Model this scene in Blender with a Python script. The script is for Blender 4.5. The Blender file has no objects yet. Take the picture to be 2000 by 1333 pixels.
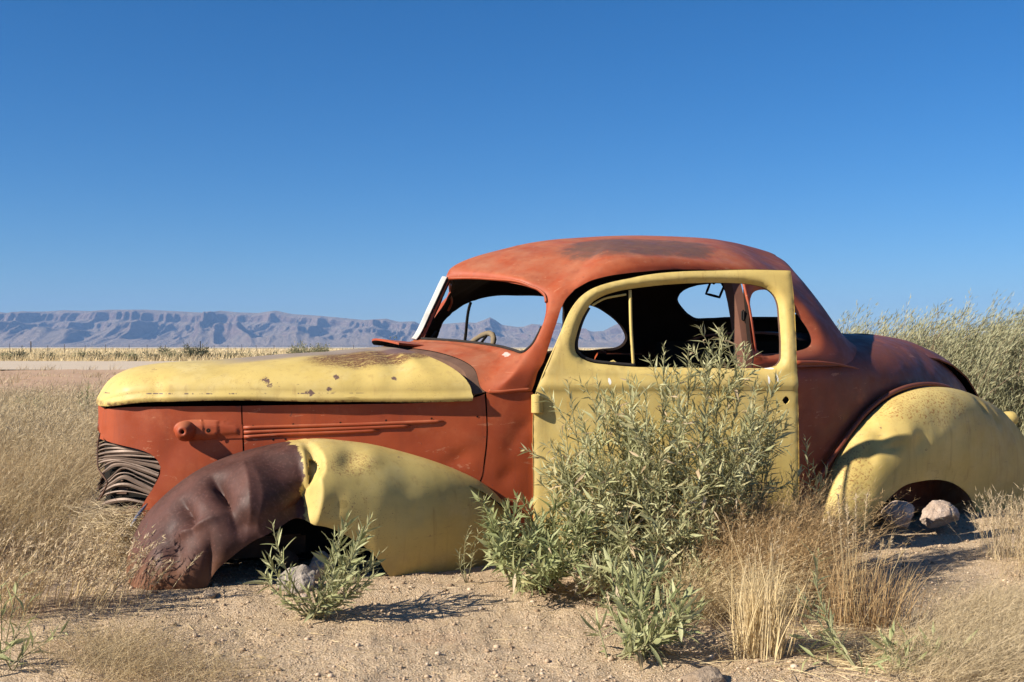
# Derelict vintage coupe in a desert plain - procedural Blender scene
import bpy, bmesh, math, random
import numpy as np
from mathutils import Vector, Matrix, noise
from mathutils.geometry import delaunay_2d_cdt
R_ = math.radians
rng = np.random.default_rng(7)
random.seed(7)
scene = bpy.context.scene
COL = scene.collection
# ------------------------------------------------------------ camera
FOC, EYE = 2100.0, 0.87            # focal length for a 2000 px wide frame, eye height in metres
cam_d = bpy.data.cameras.new("camera")
cam = bpy.data.objects.new("camera", cam_d)
COL.objects.link(cam)
cam.location = (0, 0, EYE)
cam.rotation_euler = (R_(90), 0, 0)
cam_d.sensor_width = 36
cam_d.lens = 36 * FOC / 2000
cam_d.shift_y = 11.5 / 2000
cam_d.clip_start = 0.05
cam_d.clip_end = 60000
scene.camera = cam
# ------------------------------------------------------------ sky and sun
SUN_AZ, SUN_EL = 25.0, 32.0        # azimuth: degrees from -X towards the viewer (-Y)
world = bpy.data.worlds.new("World")
scene.world = world
world.use_nodes = True
wt = world.node_tree
wt.nodes.clear()
sky = wt.nodes.new("ShaderNodeTexSky")
sky.sky_type = 'NISHITA'
sky.sun_disc = False
sky.sun_elevation = R_(SUN_EL)
sky.sun_rotation = R_(-119.5)
sky.altitude = 0
sky.air_density = 0.95
sky.dust_density = 0.0
sky.ozone_density = 10.0
bg = wt.nodes.new("ShaderNodeBackground")
bg.inputs[1].default_value = 0.060
wo = wt.nodes.new("ShaderNodeOutputWorld")
hsv = wt.nodes.new("ShaderNodeHueSaturation")
hsv.inputs['Saturation'].default_value = 1.16
hsv.inputs['Hue'].default_value = 0.500
wt.links.new(sky.outputs[0], hsv.inputs['Color'])
wt.links.new(hsv.outputs[0], bg.inputs[0])
wt.links.new(bg.outputs[0], wo.inputs[0])
sun_d = bpy.data.lights.new("sun", 'SUN')
sun_d.energy = 5.0
sun_d.angle = R_(0.53)
sun_d.color = (1.0, 0.92, 0.79)
sun = bpy.data.objects.new("sun", sun_d)
COL.objects.link(sun)
to_sun = Vector((-math.cos(R_(SUN_AZ)) * math.cos(R_(SUN_EL)), -math.sin(R_(SUN_AZ)) * math.cos(R_(SUN_EL)), math.sin(R_(SUN_EL))))
sun.rotation_euler = to_sun.to_track_quat('Z', 'Y').to_euler()
sun.location = (-6, -4, 6)
vs_ = scene.view_settings
vs_.view_transform = 'Standard'
vs_.look = 'None'
vs_.exposure = 0.85
vs_.gamma = 1
vs_.use_curve_mapping = False
scene.cycles.use_denoising = True
scene.cycles.max_bounces = 6
scene.cycles.diffuse_bounces = 3
scene.cycles.glossy_bounces = 2
scene.cycles.transmission_bounces = 3
scene.cycles.volume_bounces = 0
scene.cycles.transparent_max_bounces = 4
scene.cycles.caustics_reflective = False
scene.cycles.caustics_refractive = False
scene.cycles.sample_clamp_indirect = 4

# ------------------------------------------------------------ curves of the car, in metres
# (u back from the front axle, v out from the centre line to the near side, w up);
# outlines on the cabin shell are (column, row) on its control net
TR = {
 'windshield': [[0.086,3.936],[0.335,3.997],[0.666,4.0],[1.071,4.01],[1.505,3.985],[1.888,3.98],[2.292,4.083],[2.633,4.216],[2.881,4.148],[3.052,3.92],[3.134,3.654],[3.14,3.295],[3.184,2.89],[3.272,2.513],[3.143,2.2],[2.994,2.016],[2.622,2.004],[2.042,1.991],[1.458,1.985],[0.94,1.982],[0.452,2.023],[0.114,2.031]],
 'door_opening': [[4.025,0.031],[4.042,0.471],[4.042,1.384],[4.033,2.235],[4.042,2.819],[4.05,3.353],[4.052,3.852],[4.086,4.096],[4.22,4.264],[4.458,4.171],[4.668,3.992],[4.886,3.847],[5.097,3.811],[5.332,3.869],[5.542,3.923],[5.751,3.987],[5.917,3.956],[5.998,3.758],[6.003,3.497],[5.969,3.073],[5.923,2.48],[5.917,1.479],[5.912,0.055]],
 'quarter_window': [[6.007,2.48],[6.025,2.769],[6.052,3.08],[6.094,3.333],[6.194,3.529],[6.413,3.661],[6.751,3.753],[7.059,3.74],[7.211,3.547],[7.321,3.318],[7.379,3.001],[7.44,2.715],[7.439,2.457],[7.358,2.238],[7.204,2.066],[6.958,1.958],[6.578,1.919],[6.253,1.909],[6.092,1.905],[6.03,2.065],[6.005,2.273]],
 'far_window': [[5.83,2.014],[6.129,2.062],[6.428,2.107],[6.626,2.248],[6.704,2.456],[6.603,2.699],[6.383,2.956],[6.13,3.194],[5.914,3.366],[5.698,3.483],[5.413,3.555],[5.124,3.581],[4.792,3.688],[4.495,3.94],[4.089,4.262],[3.749,4.167],[3.819,3.887],[4.1,3.187],[4.188,2.566],[4.283,2.237],[4.379,2.106],[4.792,2.033],[5.336,2.012]],
 'far_door_window': [[4.13,3.2],[4.1,3.6],[4.16,3.85],[4.35,3.92],[4.6,3.78],[4.85,3.66],[5.09,3.57],[5.35,3.55],[5.5,3.5],[5.55,3.4],[5.57,3.0],[5.57,2.4],[5.53,2.1],[5.4,2.02],[5.0,2.01],[4.5,2.06],[4.28,2.18],[4.2,2.4],[4.17,2.8]],
 'far_quarter_window': [[5.73,3.35],[5.8,3.41],[5.95,3.34],[6.13,3.19],[6.385,2.956],[6.6,2.7],[6.707,2.457],[6.62,2.24],[6.43,2.1],[6.13,2.06],[5.85,2.015],[5.74,2.1],[5.71,2.4],[5.71,2.9]],
 'rear_window_half': [[11,5.0],[10.26,5.11],[9.3,5.3],[8.87,5.3],[8.54,5.29],[8.38,5.17],[8.31,4.92],[8.26,4.63],[8.225,4.29],[8.37,3.73],[8.545,3.26],[8.79,2.85],[9.2,2.69],[9.58,2.685],[10.24,2.645],[11,2.58]],
 'net': [[[0.566,0.0,0.879],[0.638,0.0,0.893],[0.712,0.0,0.91],[0.786,0.0,1.049],[0.856,0.0,1.19],[0.894,0.0,1.243],[1.009,0.0,1.294],[1.22,0.0,1.353]],[[0.687,0.36,0.848],[0.776,0.31,0.877],[0.825,0.245,0.902],[0.896,0.232,1.041],[0.957,0.22,1.175],[0.998,0.2,1.225],[1.135,0.13,1.305],[1.314,0.0,1.373]],[[0.748,0.6,0.791],[0.832,0.55,0.83],[0.905,0.475,0.881],[0.981,0.45,1.015],[1.033,0.425,1.147],[1.088,0.38,1.2],[1.25,0.24,1.307],[1.437,0.0,1.392]],[[0.765,0.7,0.692],[0.845,0.705,0.753],[0.94,0.655,0.851],[1.027,0.625,0.951],[1.088,0.575,1.071],[1.159,0.51,1.163],[1.348,0.31,1.31],[1.577,0.0,1.406]],[[0.94,0.745,0.691],[0.961,0.74,0.763],[1.005,0.728,0.824],[1.066,0.69,0.946],[1.136,0.635,1.059],[1.24,0.555,1.187],[1.453,0.365,1.323],[1.72,0.0,1.419]],[[1.5,0.785,0.72],[1.5,0.787,0.77],[1.5,0.78,0.835],[1.5,0.738,1.035],[1.46,0.668,1.217],[1.46,0.585,1.273],[1.58,0.375,1.341],[1.932,0.0,1.43]],[[2.05,0.782,0.77],[2.05,0.782,0.81],[2.05,0.77,0.855],[2.04,0.725,1.035],[2.03,0.658,1.207],[2.03,0.57,1.27],[2.063,0.36,1.356],[2.262,0.0,1.432]],[[2.31,0.768,0.78],[2.31,0.765,0.82],[2.3,0.752,0.865],[2.28,0.705,1.02],[2.25,0.635,1.16],[2.23,0.54,1.25],[2.273,0.335,1.334],[2.437,0.0,1.419]],[[2.57,0.735,0.79],[2.56,0.725,0.83],[2.54,0.71,0.875],[2.49,0.655,1.0],[2.44,0.585,1.11],[2.4,0.5,1.205],[2.459,0.3,1.29],[2.567,0.0,1.399]],[[2.741,0.6,0.875],[2.71,0.575,0.907],[2.675,0.55,0.959],[2.625,0.495,1.07],[2.606,0.43,1.15],[2.596,0.365,1.214],[2.635,0.2,1.3],[2.672,0.0,1.378]],[[2.831,0.3,0.884],[2.8,0.288,0.916],[2.765,0.275,0.968],[2.715,0.248,1.079],[2.696,0.215,1.159],[2.686,0.182,1.223],[2.721,0.1,1.309],[2.706,0.0,1.369]],[[2.871,0.0,0.888],[2.84,0.0,0.92],[2.805,0.0,0.972],[2.755,0.0,1.083],[2.736,0.0,1.163],[2.726,0.0,1.227],[2.747,0.0,1.313],[2.732,0.0,1.36]]],
 'hood_top': [[-0.647,0.0,0.642],[-0.642,0.0,0.66],[-0.626,0.0,0.691],[-0.597,0.0,0.737],[-0.55,0.0,0.769],[-0.486,0.0,0.79],[-0.373,0.0,0.806],[-0.203,0.0,0.815],[-0.054,0.0,0.825],[0.099,0.0,0.838],[0.211,0.0,0.845],[0.325,0.0,0.854],[0.442,0.0,0.863],[0.549,0.0,0.87]],
 'hood_edge': [[-0.647,0.0,0.637],[-0.648,0.075,0.637],[-0.641,0.13,0.636],[-0.616,0.185,0.638],[-0.567,0.237,0.645],[-0.504,0.277,0.654],[-0.406,0.334,0.658],[-0.261,0.396,0.662],[-0.114,0.448,0.662],[0.071,0.51,0.657],[0.258,0.574,0.654],[0.41,0.623,0.653],[0.563,0.671,0.652],[0.703,0.712,0.655]],
 'nose_outline': [[-0.63,0.137,0.624],[-0.583,0.194,0.632],[-0.457,0.277,0.637],[-0.312,0.345,0.639],[-0.146,0.407,0.64],[-0.144,0.408,0.567],[-0.141,0.409,0.503],[-0.139,0.41,0.417],[-0.202,0.388,0.368],[-0.312,0.345,0.259],[-0.421,0.297,0.189],[-0.502,0.249,0.167],[-0.511,0.243,0.217],[-0.484,0.261,0.278],[-0.457,0.277,0.328],[-0.435,0.289,0.378],[-0.434,0.29,0.404],[-0.444,0.284,0.428],[-0.471,0.269,0.455],[-0.511,0.243,0.471],[-0.583,0.194,0.489],[-0.623,0.146,0.501],[-0.639,0.127,0.522],[-0.639,0.127,0.552],[-0.634,0.133,0.593]],
 'side_outline': [[-0.141,0.409,0.64],[0.097,0.488,0.643],[0.285,0.552,0.644],[0.573,0.644,0.651],[0.73,0.689,0.67],[0.761,0.698,0.682],[0.765,0.699,0.62],[0.767,0.7,0.518],[0.757,0.697,0.416],[0.743,0.693,0.339],[0.72,0.687,0.315],[0.476,0.614,0.319],[0.19,0.521,0.373],[0.022,0.462,0.395],[-0.133,0.412,0.417],[-0.135,0.411,0.503],[-0.139,0.41,0.567]],
 'cowl_side_outline': [[0.769,0.7,0.688],[0.849,0.722,0.689],[0.953,0.742,0.688],[0.957,0.743,0.618],[0.957,0.743,0.412],[0.957,0.743,0.205],[0.953,0.742,0.102],[0.769,0.7,0.109],[0.749,0.695,0.212],[0.749,0.695,0.338],[0.763,0.699,0.416],[0.773,0.701,0.518],[0.771,0.701,0.62]],
 'bead1': [[-0.137,0.41,0.555],[0.097,0.488,0.56],[0.361,0.577,0.567],[0.604,0.653,0.575]],
 'bead2': [[-0.135,0.411,0.537],[0.097,0.488,0.545],[0.285,0.552,0.551],[0.48,0.615,0.558]],
 'bead3': [[-0.135,0.411,0.519],[0.022,0.462,0.529],[0.19,0.521,0.534],[0.361,0.577,0.541]],
 'pad': [[-0.388,0.312,0.548],[-0.383,0.314,0.565],[-0.366,0.322,0.579],[-0.339,0.333,0.586],[-0.294,0.353,0.588],[-0.23,0.378,0.585],[-0.174,0.398,0.577],[-0.141,0.409,0.567],[-0.141,0.409,0.515],[-0.183,0.395,0.514],[-0.239,0.375,0.511],[-0.294,0.353,0.508],[-0.339,0.333,0.511],[-0.368,0.321,0.522],[-0.383,0.314,0.534]],
 'bullet': [[-0.337,0.334,0.544]],
 'holes': [[0.044,0.47,0.567],[0.217,0.53,0.572],[0.386,0.585,0.58],[0.557,0.639,0.586],[0.732,0.69,0.592],[-0.029,0.445,0.508],[0.016,0.461,0.509],[-0.102,0.422,0.562]],
 'slat0': [[-0.647,0.095,0.473],[-0.624,0.127,0.483],[-0.6,0.158,0.483],[-0.558,0.195,0.474],[-0.524,0.217,0.463]],
 'slat1': [[-0.647,0.095,0.441],[-0.626,0.125,0.449],[-0.546,0.204,0.459],[-0.475,0.249,0.456],[-0.455,0.26,0.448]],
 'slat2': [[-0.648,0.091,0.428],[-0.617,0.137,0.437],[-0.542,0.206,0.443],[-0.446,0.265,0.438]],
 'slat3': [[-0.648,0.091,0.418],[-0.617,0.137,0.427],[-0.571,0.186,0.432],[-0.434,0.272,0.418]],
 'slat4': [[-0.647,0.095,0.408],[-0.613,0.142,0.421],[-0.565,0.19,0.428],[-0.491,0.238,0.415],[-0.43,0.274,0.398]],
 'slat5': [[-0.645,0.098,0.382],[-0.624,0.127,0.402],[-0.585,0.174,0.421],[-0.511,0.225,0.405],[-0.435,0.271,0.376]],
 'slat6': [[-0.624,0.127,0.333],[-0.596,0.163,0.364],[-0.562,0.193,0.394],[-0.509,0.226,0.375],[-0.445,0.266,0.346]],
 'slat7': [[-0.642,0.105,0.295],[-0.603,0.155,0.333],[-0.562,0.193,0.36],[-0.513,0.223,0.339],[-0.459,0.258,0.31]],
 'slat8': [[-0.647,0.095,0.266],[-0.624,0.127,0.285],[-0.571,0.186,0.303],[-0.524,0.217,0.3],[-0.47,0.252,0.288]],
 'prow_wire': [[-0.644,0.109,0.529],[-0.65,0.096,0.484],[-0.651,0.091,0.438],[-0.649,0.098,0.388],[-0.635,0.122,0.364],[-0.617,0.144,0.337],[-0.63,0.128,0.299],[-0.647,0.102,0.261]],
 'chrome': [[-0.485,0.33,0.269],[-0.517,0.36,0.236],[-0.55,0.4,0.196]],
 'ff_top': [[-0.575,0.5,0.024],[-0.571,0.47,0.065],[-0.561,0.45,0.117],[-0.541,0.43,0.169],[-0.51,0.41,0.222],[-0.469,0.4,0.27],[-0.404,0.4,0.33],[-0.319,0.4,0.39],[-0.223,0.4,0.435],[-0.128,0.417,0.467],[-0.016,0.453,0.494],[0.077,0.486,0.507],[0.133,0.505,0.511],[0.208,0.531,0.504],[0.322,0.569,0.487],[0.436,0.605,0.457],[0.533,0.635,0.426],[0.63,0.665,0.388],[0.728,0.693,0.339],[0.788,0.71,0.293],[0.837,0.723,0.241]],
 'ff_bottom': [[-0.577,0.62,0.011],[-0.563,0.7,-0.006],[-0.504,0.76,0.006],[-0.441,0.8,0.018],[-0.375,0.82,0.025],[-0.338,0.83,0.032],[-0.318,0.845,0.069],[-0.29,0.855,0.108],[-0.226,0.865,0.163],[-0.156,0.87,0.203],[-0.068,0.88,0.229],[0.005,0.88,0.235],[0.097,0.88,0.214],[0.192,0.88,0.161],[0.259,0.88,0.1],[0.305,0.87,0.034],[0.343,0.862,0.005],[0.462,0.835,-0.011],[0.625,0.79,-0.014],[0.735,0.755,-0.001],[0.834,0.73,0.027]],
 'rf_top': [[2.392,0.74,0.092],[2.4,0.745,0.151],[2.431,0.75,0.232],[2.472,0.75,0.324],[2.52,0.75,0.393],[2.603,0.745,0.477],[2.716,0.735,0.562],[2.849,0.72,0.626],[3.013,0.7,0.664],[3.192,0.67,0.67],[3.359,0.64,0.646],[3.542,0.6,0.592],[3.713,0.56,0.517],[3.835,0.54,0.431],[3.903,0.54,0.334],[3.917,0.56,0.226],[3.882,0.6,0.124]],
 'rf_bottom': [[2.375,0.76,0.096],[2.382,0.78,0.075],[2.424,0.82,0.055],[2.486,0.85,0.037],[2.549,0.865,0.031],[2.582,0.875,0.081],[2.625,0.88,0.125],[2.687,0.885,0.183],[2.778,0.885,0.232],[2.883,0.88,0.247],[3.03,0.86,0.242],[3.16,0.835,0.204],[3.261,0.812,0.141],[3.323,0.795,0.065],[3.437,0.76,0.003],[3.604,0.72,-0.002],[3.84,0.62,0.009]],
 'rf_bead': [[2.325,0.765,0.158],[2.359,0.765,0.226],[2.418,0.765,0.316],[2.483,0.765,0.391],[2.568,0.757,0.474],[2.677,0.744,0.563],[2.803,0.729,0.632],[2.936,0.713,0.673],[3.064,0.697,0.688],[3.178,0.684,0.684],[3.286,0.671,0.664]],
 'trunk_top': [[3.2,0.0,0.943],[3.336,0.05,0.935],[3.491,0.08,0.915],[3.621,0.1,0.873],[3.753,0.12,0.798],[3.847,0.14,0.711],[3.934,0.15,0.618],[4.012,0.15,0.515]],
 'belt_q': [[2.245,0.775,0.81],[2.374,0.775,0.81],[2.492,0.775,0.802],[2.643,0.775,0.78]],
 'door_hinge': [0.9558,0.765,20.5],
 'door_outline': [[-0.008,0.055],[-0.008,0.291],[-0.008,0.619],[-0.002,0.671],[0.023,0.739],[0.06,0.825],[0.101,0.917],[0.142,1.01],[0.169,1.051],[0.194,1.078],[0.236,1.107],[0.298,1.13],[0.381,1.149],[0.465,1.165],[0.569,1.176],[0.737,1.185],[0.906,1.189],[1.06,1.185],[1.065,1.116],[1.069,0.824],[1.075,0.616],[1.079,0.282],[1.079,0.042]],
 'door_window': [[0.167,0.845],[0.161,0.876],[0.169,0.917],[0.19,0.979],[0.215,1.024],[0.236,1.051],[0.277,1.076],[0.35,1.099],[0.444,1.114],[0.569,1.127],[0.737,1.134],[0.842,1.132],[0.906,1.126],[0.959,1.111],[0.99,1.085],[1.005,1.049],[1.009,0.991],[1.011,0.845],[1.007,0.814],[0.99,0.795],[0.959,0.785],[0.885,0.783],[0.527,0.787],[0.402,0.789],[0.298,0.798],[0.225,0.808],[0.188,0.825]],
 'door_belt': [[0.019,0.736],[1.065,0.745],[0.008,0.695],[1.071,0.699]],
 'vent_bar': [[0.394,1.103],[0.394,0.948],[0.402,0.787]],
 'vent_top': [[0.236,1.047],[0.261,1.062],[0.298,1.078],[0.377,1.093]],
 'handle_hole': [[1.022,0.653]],
 'hinge_block': [[-0.019,0.681],[0.029,0.603]],
 'splash': [[0.29,0.734],[0.944,0.737],[0.965,0.783],[0.98,0.745]],
}

# ------------------------------------------------------------ helpers
def at(x, y, Y):
    """a point Y metres out along the line of sight used while surveying the photograph"""
    return np.array([(x - 1000) / FOC * Y, Y, EYE - (y - 678) / FOC * Y])

def tag(o, label, cat, group=None):
    o["label"] = label
    o["category"] = cat
    if group:
        o["group"] = group
    return o

def empty(name, loc=(0, 0, 0), rz=0.0, parent=None):
    o = bpy.data.objects.new(name, None)
    o.empty_display_size = 0.1
    COL.objects.link(o)
    o.location = loc
    o.rotation_euler = (0, 0, rz)
    o.parent = parent
    return o

def np_mesh(name, V, polys):
    """fast mesh from numpy: polys = list of int arrays (n,k)"""
    me = bpy.data.meshes.new(name)
    V = np.asarray(V, np.float32)
    polys = [np.asarray(p, np.int32) for p in polys if len(p)]
    me.vertices.add(len(V))
    me.vertices.foreach_set("co", V.ravel())
    loops = np.concatenate([p.ravel() for p in polys])
    tot = np.concatenate([np.full(len(p), p.shape[1], np.int32) for p in polys])
    me.loops.add(len(loops))
    me.loops.foreach_set("vertex_index", loops)
    me.polygons.add(len(tot))
    me.polygons.foreach_set("loop_start", np.concatenate([[0], np.cumsum(tot)[:-1]]).astype(np.int32))
    me.polygons.foreach_set("loop_total", tot)
    me.update(calc_edges=True)
    return me

def link(name, me, mats, parent=None, smooth=True, kind=None):
    o = bpy.data.objects.new(name, me)
    for m in (mats if isinstance(mats, (list, tuple)) else [mats]):
        me.materials.append(m)
    if smooth:
        me.polygons.foreach_set("use_smooth", [True] * len(me.polygons))
    COL.objects.link(o)
    o.parent = parent
    if kind:
        o["kind"] = kind
    return o

def shell(o, thick=0.012, angle=42, inner=True, rimmat=0):
    md = o.modifiers.new("thickness", 'SOLIDIFY')
    md.thickness = thick
    md.offset = -1
    if inner:
        md.material_offset = 1
        md.material_offset_rim = rimmat
    es = o.modifiers.new("edges", 'EDGE_SPLIT')
    es.split_angle = R_(angle)

def cr_eval(P, t):
    """Catmull-Rom through P (k,...) at parameters t"""
    P = np.asarray(P, float)
    k = len(P)
    E = np.concatenate([[2 * P[0] - P[1]], P, [2 * P[-1] - P[-2]]])
    t = np.clip(np.asarray(t, float), 0, k - 1 - 1e-9)
    i = np.floor(t).astype(int)
    f = (t - i).reshape((-1,) + (1,) * (P.ndim - 1))
    p0, p1, p2, p3 = E[i], E[i + 1], E[i + 2], E[i + 3]
    return .5 * (2 * p1 + (p2 - p0) * f + (2 * p0 - 5 * p1 + 4 * p2 - p3) * f ** 2 + (3 * p1 - p0 - 3 * p2 + p3) * f ** 3)

def pip(pts, poly):
    pts = np.asarray(pts)
    poly = np.asarray(poly)
    x, y = pts[:, 0], pts[:, 1]
    ins = np.zeros(len(pts), bool)
    j = len(poly) - 1
    for i in range(len(poly)):
        xi, yi = poly[i]
        xj, yj = poly[j]
        c = ((yi > y) != (yj > y)) & (x < (xj - xi) * (y - yi) / (yj - yi + 1e-12) + xi)
        ins ^= c
        j = i
    return ins

def dense(poly, step, smooth=True, closed=True):
    """resample a polyline; rounded where it bends gently, sharp where it turns hard"""
    P = np.asarray(poly, float)
    n = len(P)
    def tang(i):
        a = P[(i - 1) % n] if closed or i > 0 else P[i]
        b = P[(i + 1) % n] if closed or i < n - 1 else P[i]
        d0, d1 = P[i] - a, b - P[i]
        l0, l1 = np.linalg.norm(d0), np.linalg.norm(d1)
        if l0 < 1e-9 or l1 < 1e-9:
            return None
        if not smooth or np.dot(d0, d1) / (l0 * l1) < .62:
            return None
        return (d0 / l0 + d1 / l1) / 2
    out = []
    for i in range(n if closed else n - 1):
        a, b = P[i], P[(i + 1) % n]
        L = np.linalg.norm(b - a)
        ta, tb = tang(i), tang((i + 1) % n)
        ta = (b - a) if ta is None else ta * L
        tb = (b - a) if tb is None else tb * L
        m = max(1, int(round(L / step)))
        for q in range(m):
            t = q / m
            out.append((2 * t ** 3 - 3 * t * t + 1) * a + (t ** 3 - 2 * t * t + t) * ta + (-2 * t ** 3 + 3 * t * t) * b + (t ** 3 - t * t) * tb)
    if not closed:
        out.append(P[-1])
    return np.array(out)

def near_d(pts, poly):
    """distance from points to a sampled closed polyline (any dimension)"""
    d = np.full(len(pts), 1e9)
    for k in range(0, len(poly), 64):
        q = poly[k:k + 64]
        d = np.minimum(d, np.sqrt(((pts[:, None] - q[None]) ** 2).sum(-1)).min(1))
    return d

def cdt_panel(outline, holes, step):
    """triangulated flat region: returns 2-D vertices and triangles"""
    loops = [outline] + list(holes)
    V = []
    E = []
    for lp in loops:
        b = len(V)
        V += [tuple(p) for p in lp]
        E += [(b + i, b + (i + 1) % len(lp)) for i in range(len(lp))]
    lo, hi = np.min(outline, 0), np.max(outline, 0)
    gx = np.arange(lo[0], hi[0] + step, step)
    gy = np.arange(lo[1], hi[1] + step * .87, step * .87)
    X, Y = np.meshgrid(gx, gy)
    X[::2] += step * .5
    pts = np.stack([X.ravel(), Y.ravel()], 1)
    keep = pip(pts, outline)
    for h in holes:
        keep &= ~pip(pts, h)
    pts = pts[keep]
    keep = np.ones(len(pts), bool)
    for lp in loops:
        keep &= near_d(pts, np.asarray(lp)) > step * .55
    V += [tuple(p) for p in pts[keep]]
    r = delaunay_2d_cdt([Vector((float(a), float(b))) for a, b in V], E, [], 0, 1e-6)
    vo = np.array([(p.x, p.y) for p in r[0]])
    tr = np.array([f for f in r[2] if len(f) == 3], int)
    c = vo[tr].mean(1)
    k = pip(c, outline)
    for h in holes:
        k &= ~pip(c, h)
    return vo, tr[k]

def grid_faces(m, n, closed=False):
    i, j = np.meshgrid(np.arange(m - 1), np.arange(n if closed else n - 1), indexing='ij')
    i, j = i.ravel(), j.ravel()
    j2 = (j + 1) % n
    return np.stack([i * n + j, i * n + j2, (i + 1) * n + j2, (i + 1) * n + j], 1)

def tube_data(path, rad, sides=8, cap=True):
    P = np.asarray(path, float)
    n = len(P)
    rad = np.broadcast_to(np.asarray(rad, float), (n,))
    T = np.gradient(P, axis=0)
    T /= np.linalg.norm(T, axis=1)[:, None] + 1e-12
    ref = np.array([0, 0, 1.]) if abs(T[:, 2]).max() < .95 else np.array([.31, .87, .38])
    A = np.cross(T, ref)
    A /= np.linalg.norm(A, axis=1)[:, None] + 1e-12
    B = np.cross(T, A)
    th = np.linspace(0, 2 * math.pi, sides, endpoint=False)
    V = P[:, None] + rad[:, None, None] * (np.cos(th)[None, :, None] * A[:, None] + np.sin(th)[None, :, None] * B[:, None])
    F = grid_faces(n, sides, True)
    V = V.reshape(-1, 3)
    tri = []
    if cap:
        b = len(V)
        V = np.concatenate([V, P[[0]], P[[-1]]])
        for j in range(sides):
            tri.append((b, (j + 1) % sides, j))
            tri.append((b + 1, (n - 1) * sides + j, (n - 1) * sides + (j + 1) % sides))
    return V, F, np.array(tri, int).reshape(-1, 3)

def tube(name, path, rad, mat, parent=None, sides=8):
    V, F, Tt = tube_data(path, rad, sides)
    o = link(name, np_mesh(name, V, [F, Tt]), mat, parent)
    return o

def fbm(P, scale, octv=4):
    return np.array([noise.fractal(Vector(p) * scale, 1.0, 2.0, octv) for p in P])

# fast value noise for large arrays
_perm = rng.permutation(4096)
def _h(i, j, k):
    return _perm[(_perm[(_perm[i & 4095] + j) & 4095] + k) & 4095] / 4095.
def vnoise(x, y, z=None):
    x = np.asarray(x, float); y = np.asarray(y, float)
    z = np.zeros_like(x) if z is None else np.asarray(z, float) + 0 * x
    i, j, k = np.floor(x).astype(int), np.floor(y).astype(int), np.floor(z).astype(int)
    fx, fy, fz = x - i, y - j, z - k
    fx, fy, fz = [f * f * f * (f * (6 * f - 15) + 10) for f in (fx, fy, fz)]
    def l(a, b, t): return a + (b - a) * t
    v = l(l(l(_h(i, j, k), _h(i + 1, j, k), fx), l(_h(i, j + 1, k), _h(i + 1, j + 1, k), fx), fy),
          l(l(_h(i, j, k + 1), _h(i + 1, j, k + 1), fx), l(_h(i, j + 1, k + 1), _h(i + 1, j + 1, k + 1), fx), fy), fz)
    return v * 2 - 1
def fnoise(x, y, z=None, octv=4, gain=.5):
    s = 0; a = 1; f = 1; n = 0
    for q in range(octv):
        s = s + a * vnoise(x * f + 17.3 * q, y * f + 5.1 * q, None if z is None else z * f)
        n += a; a *= gain; f *= 2.03
    return s / n

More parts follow.
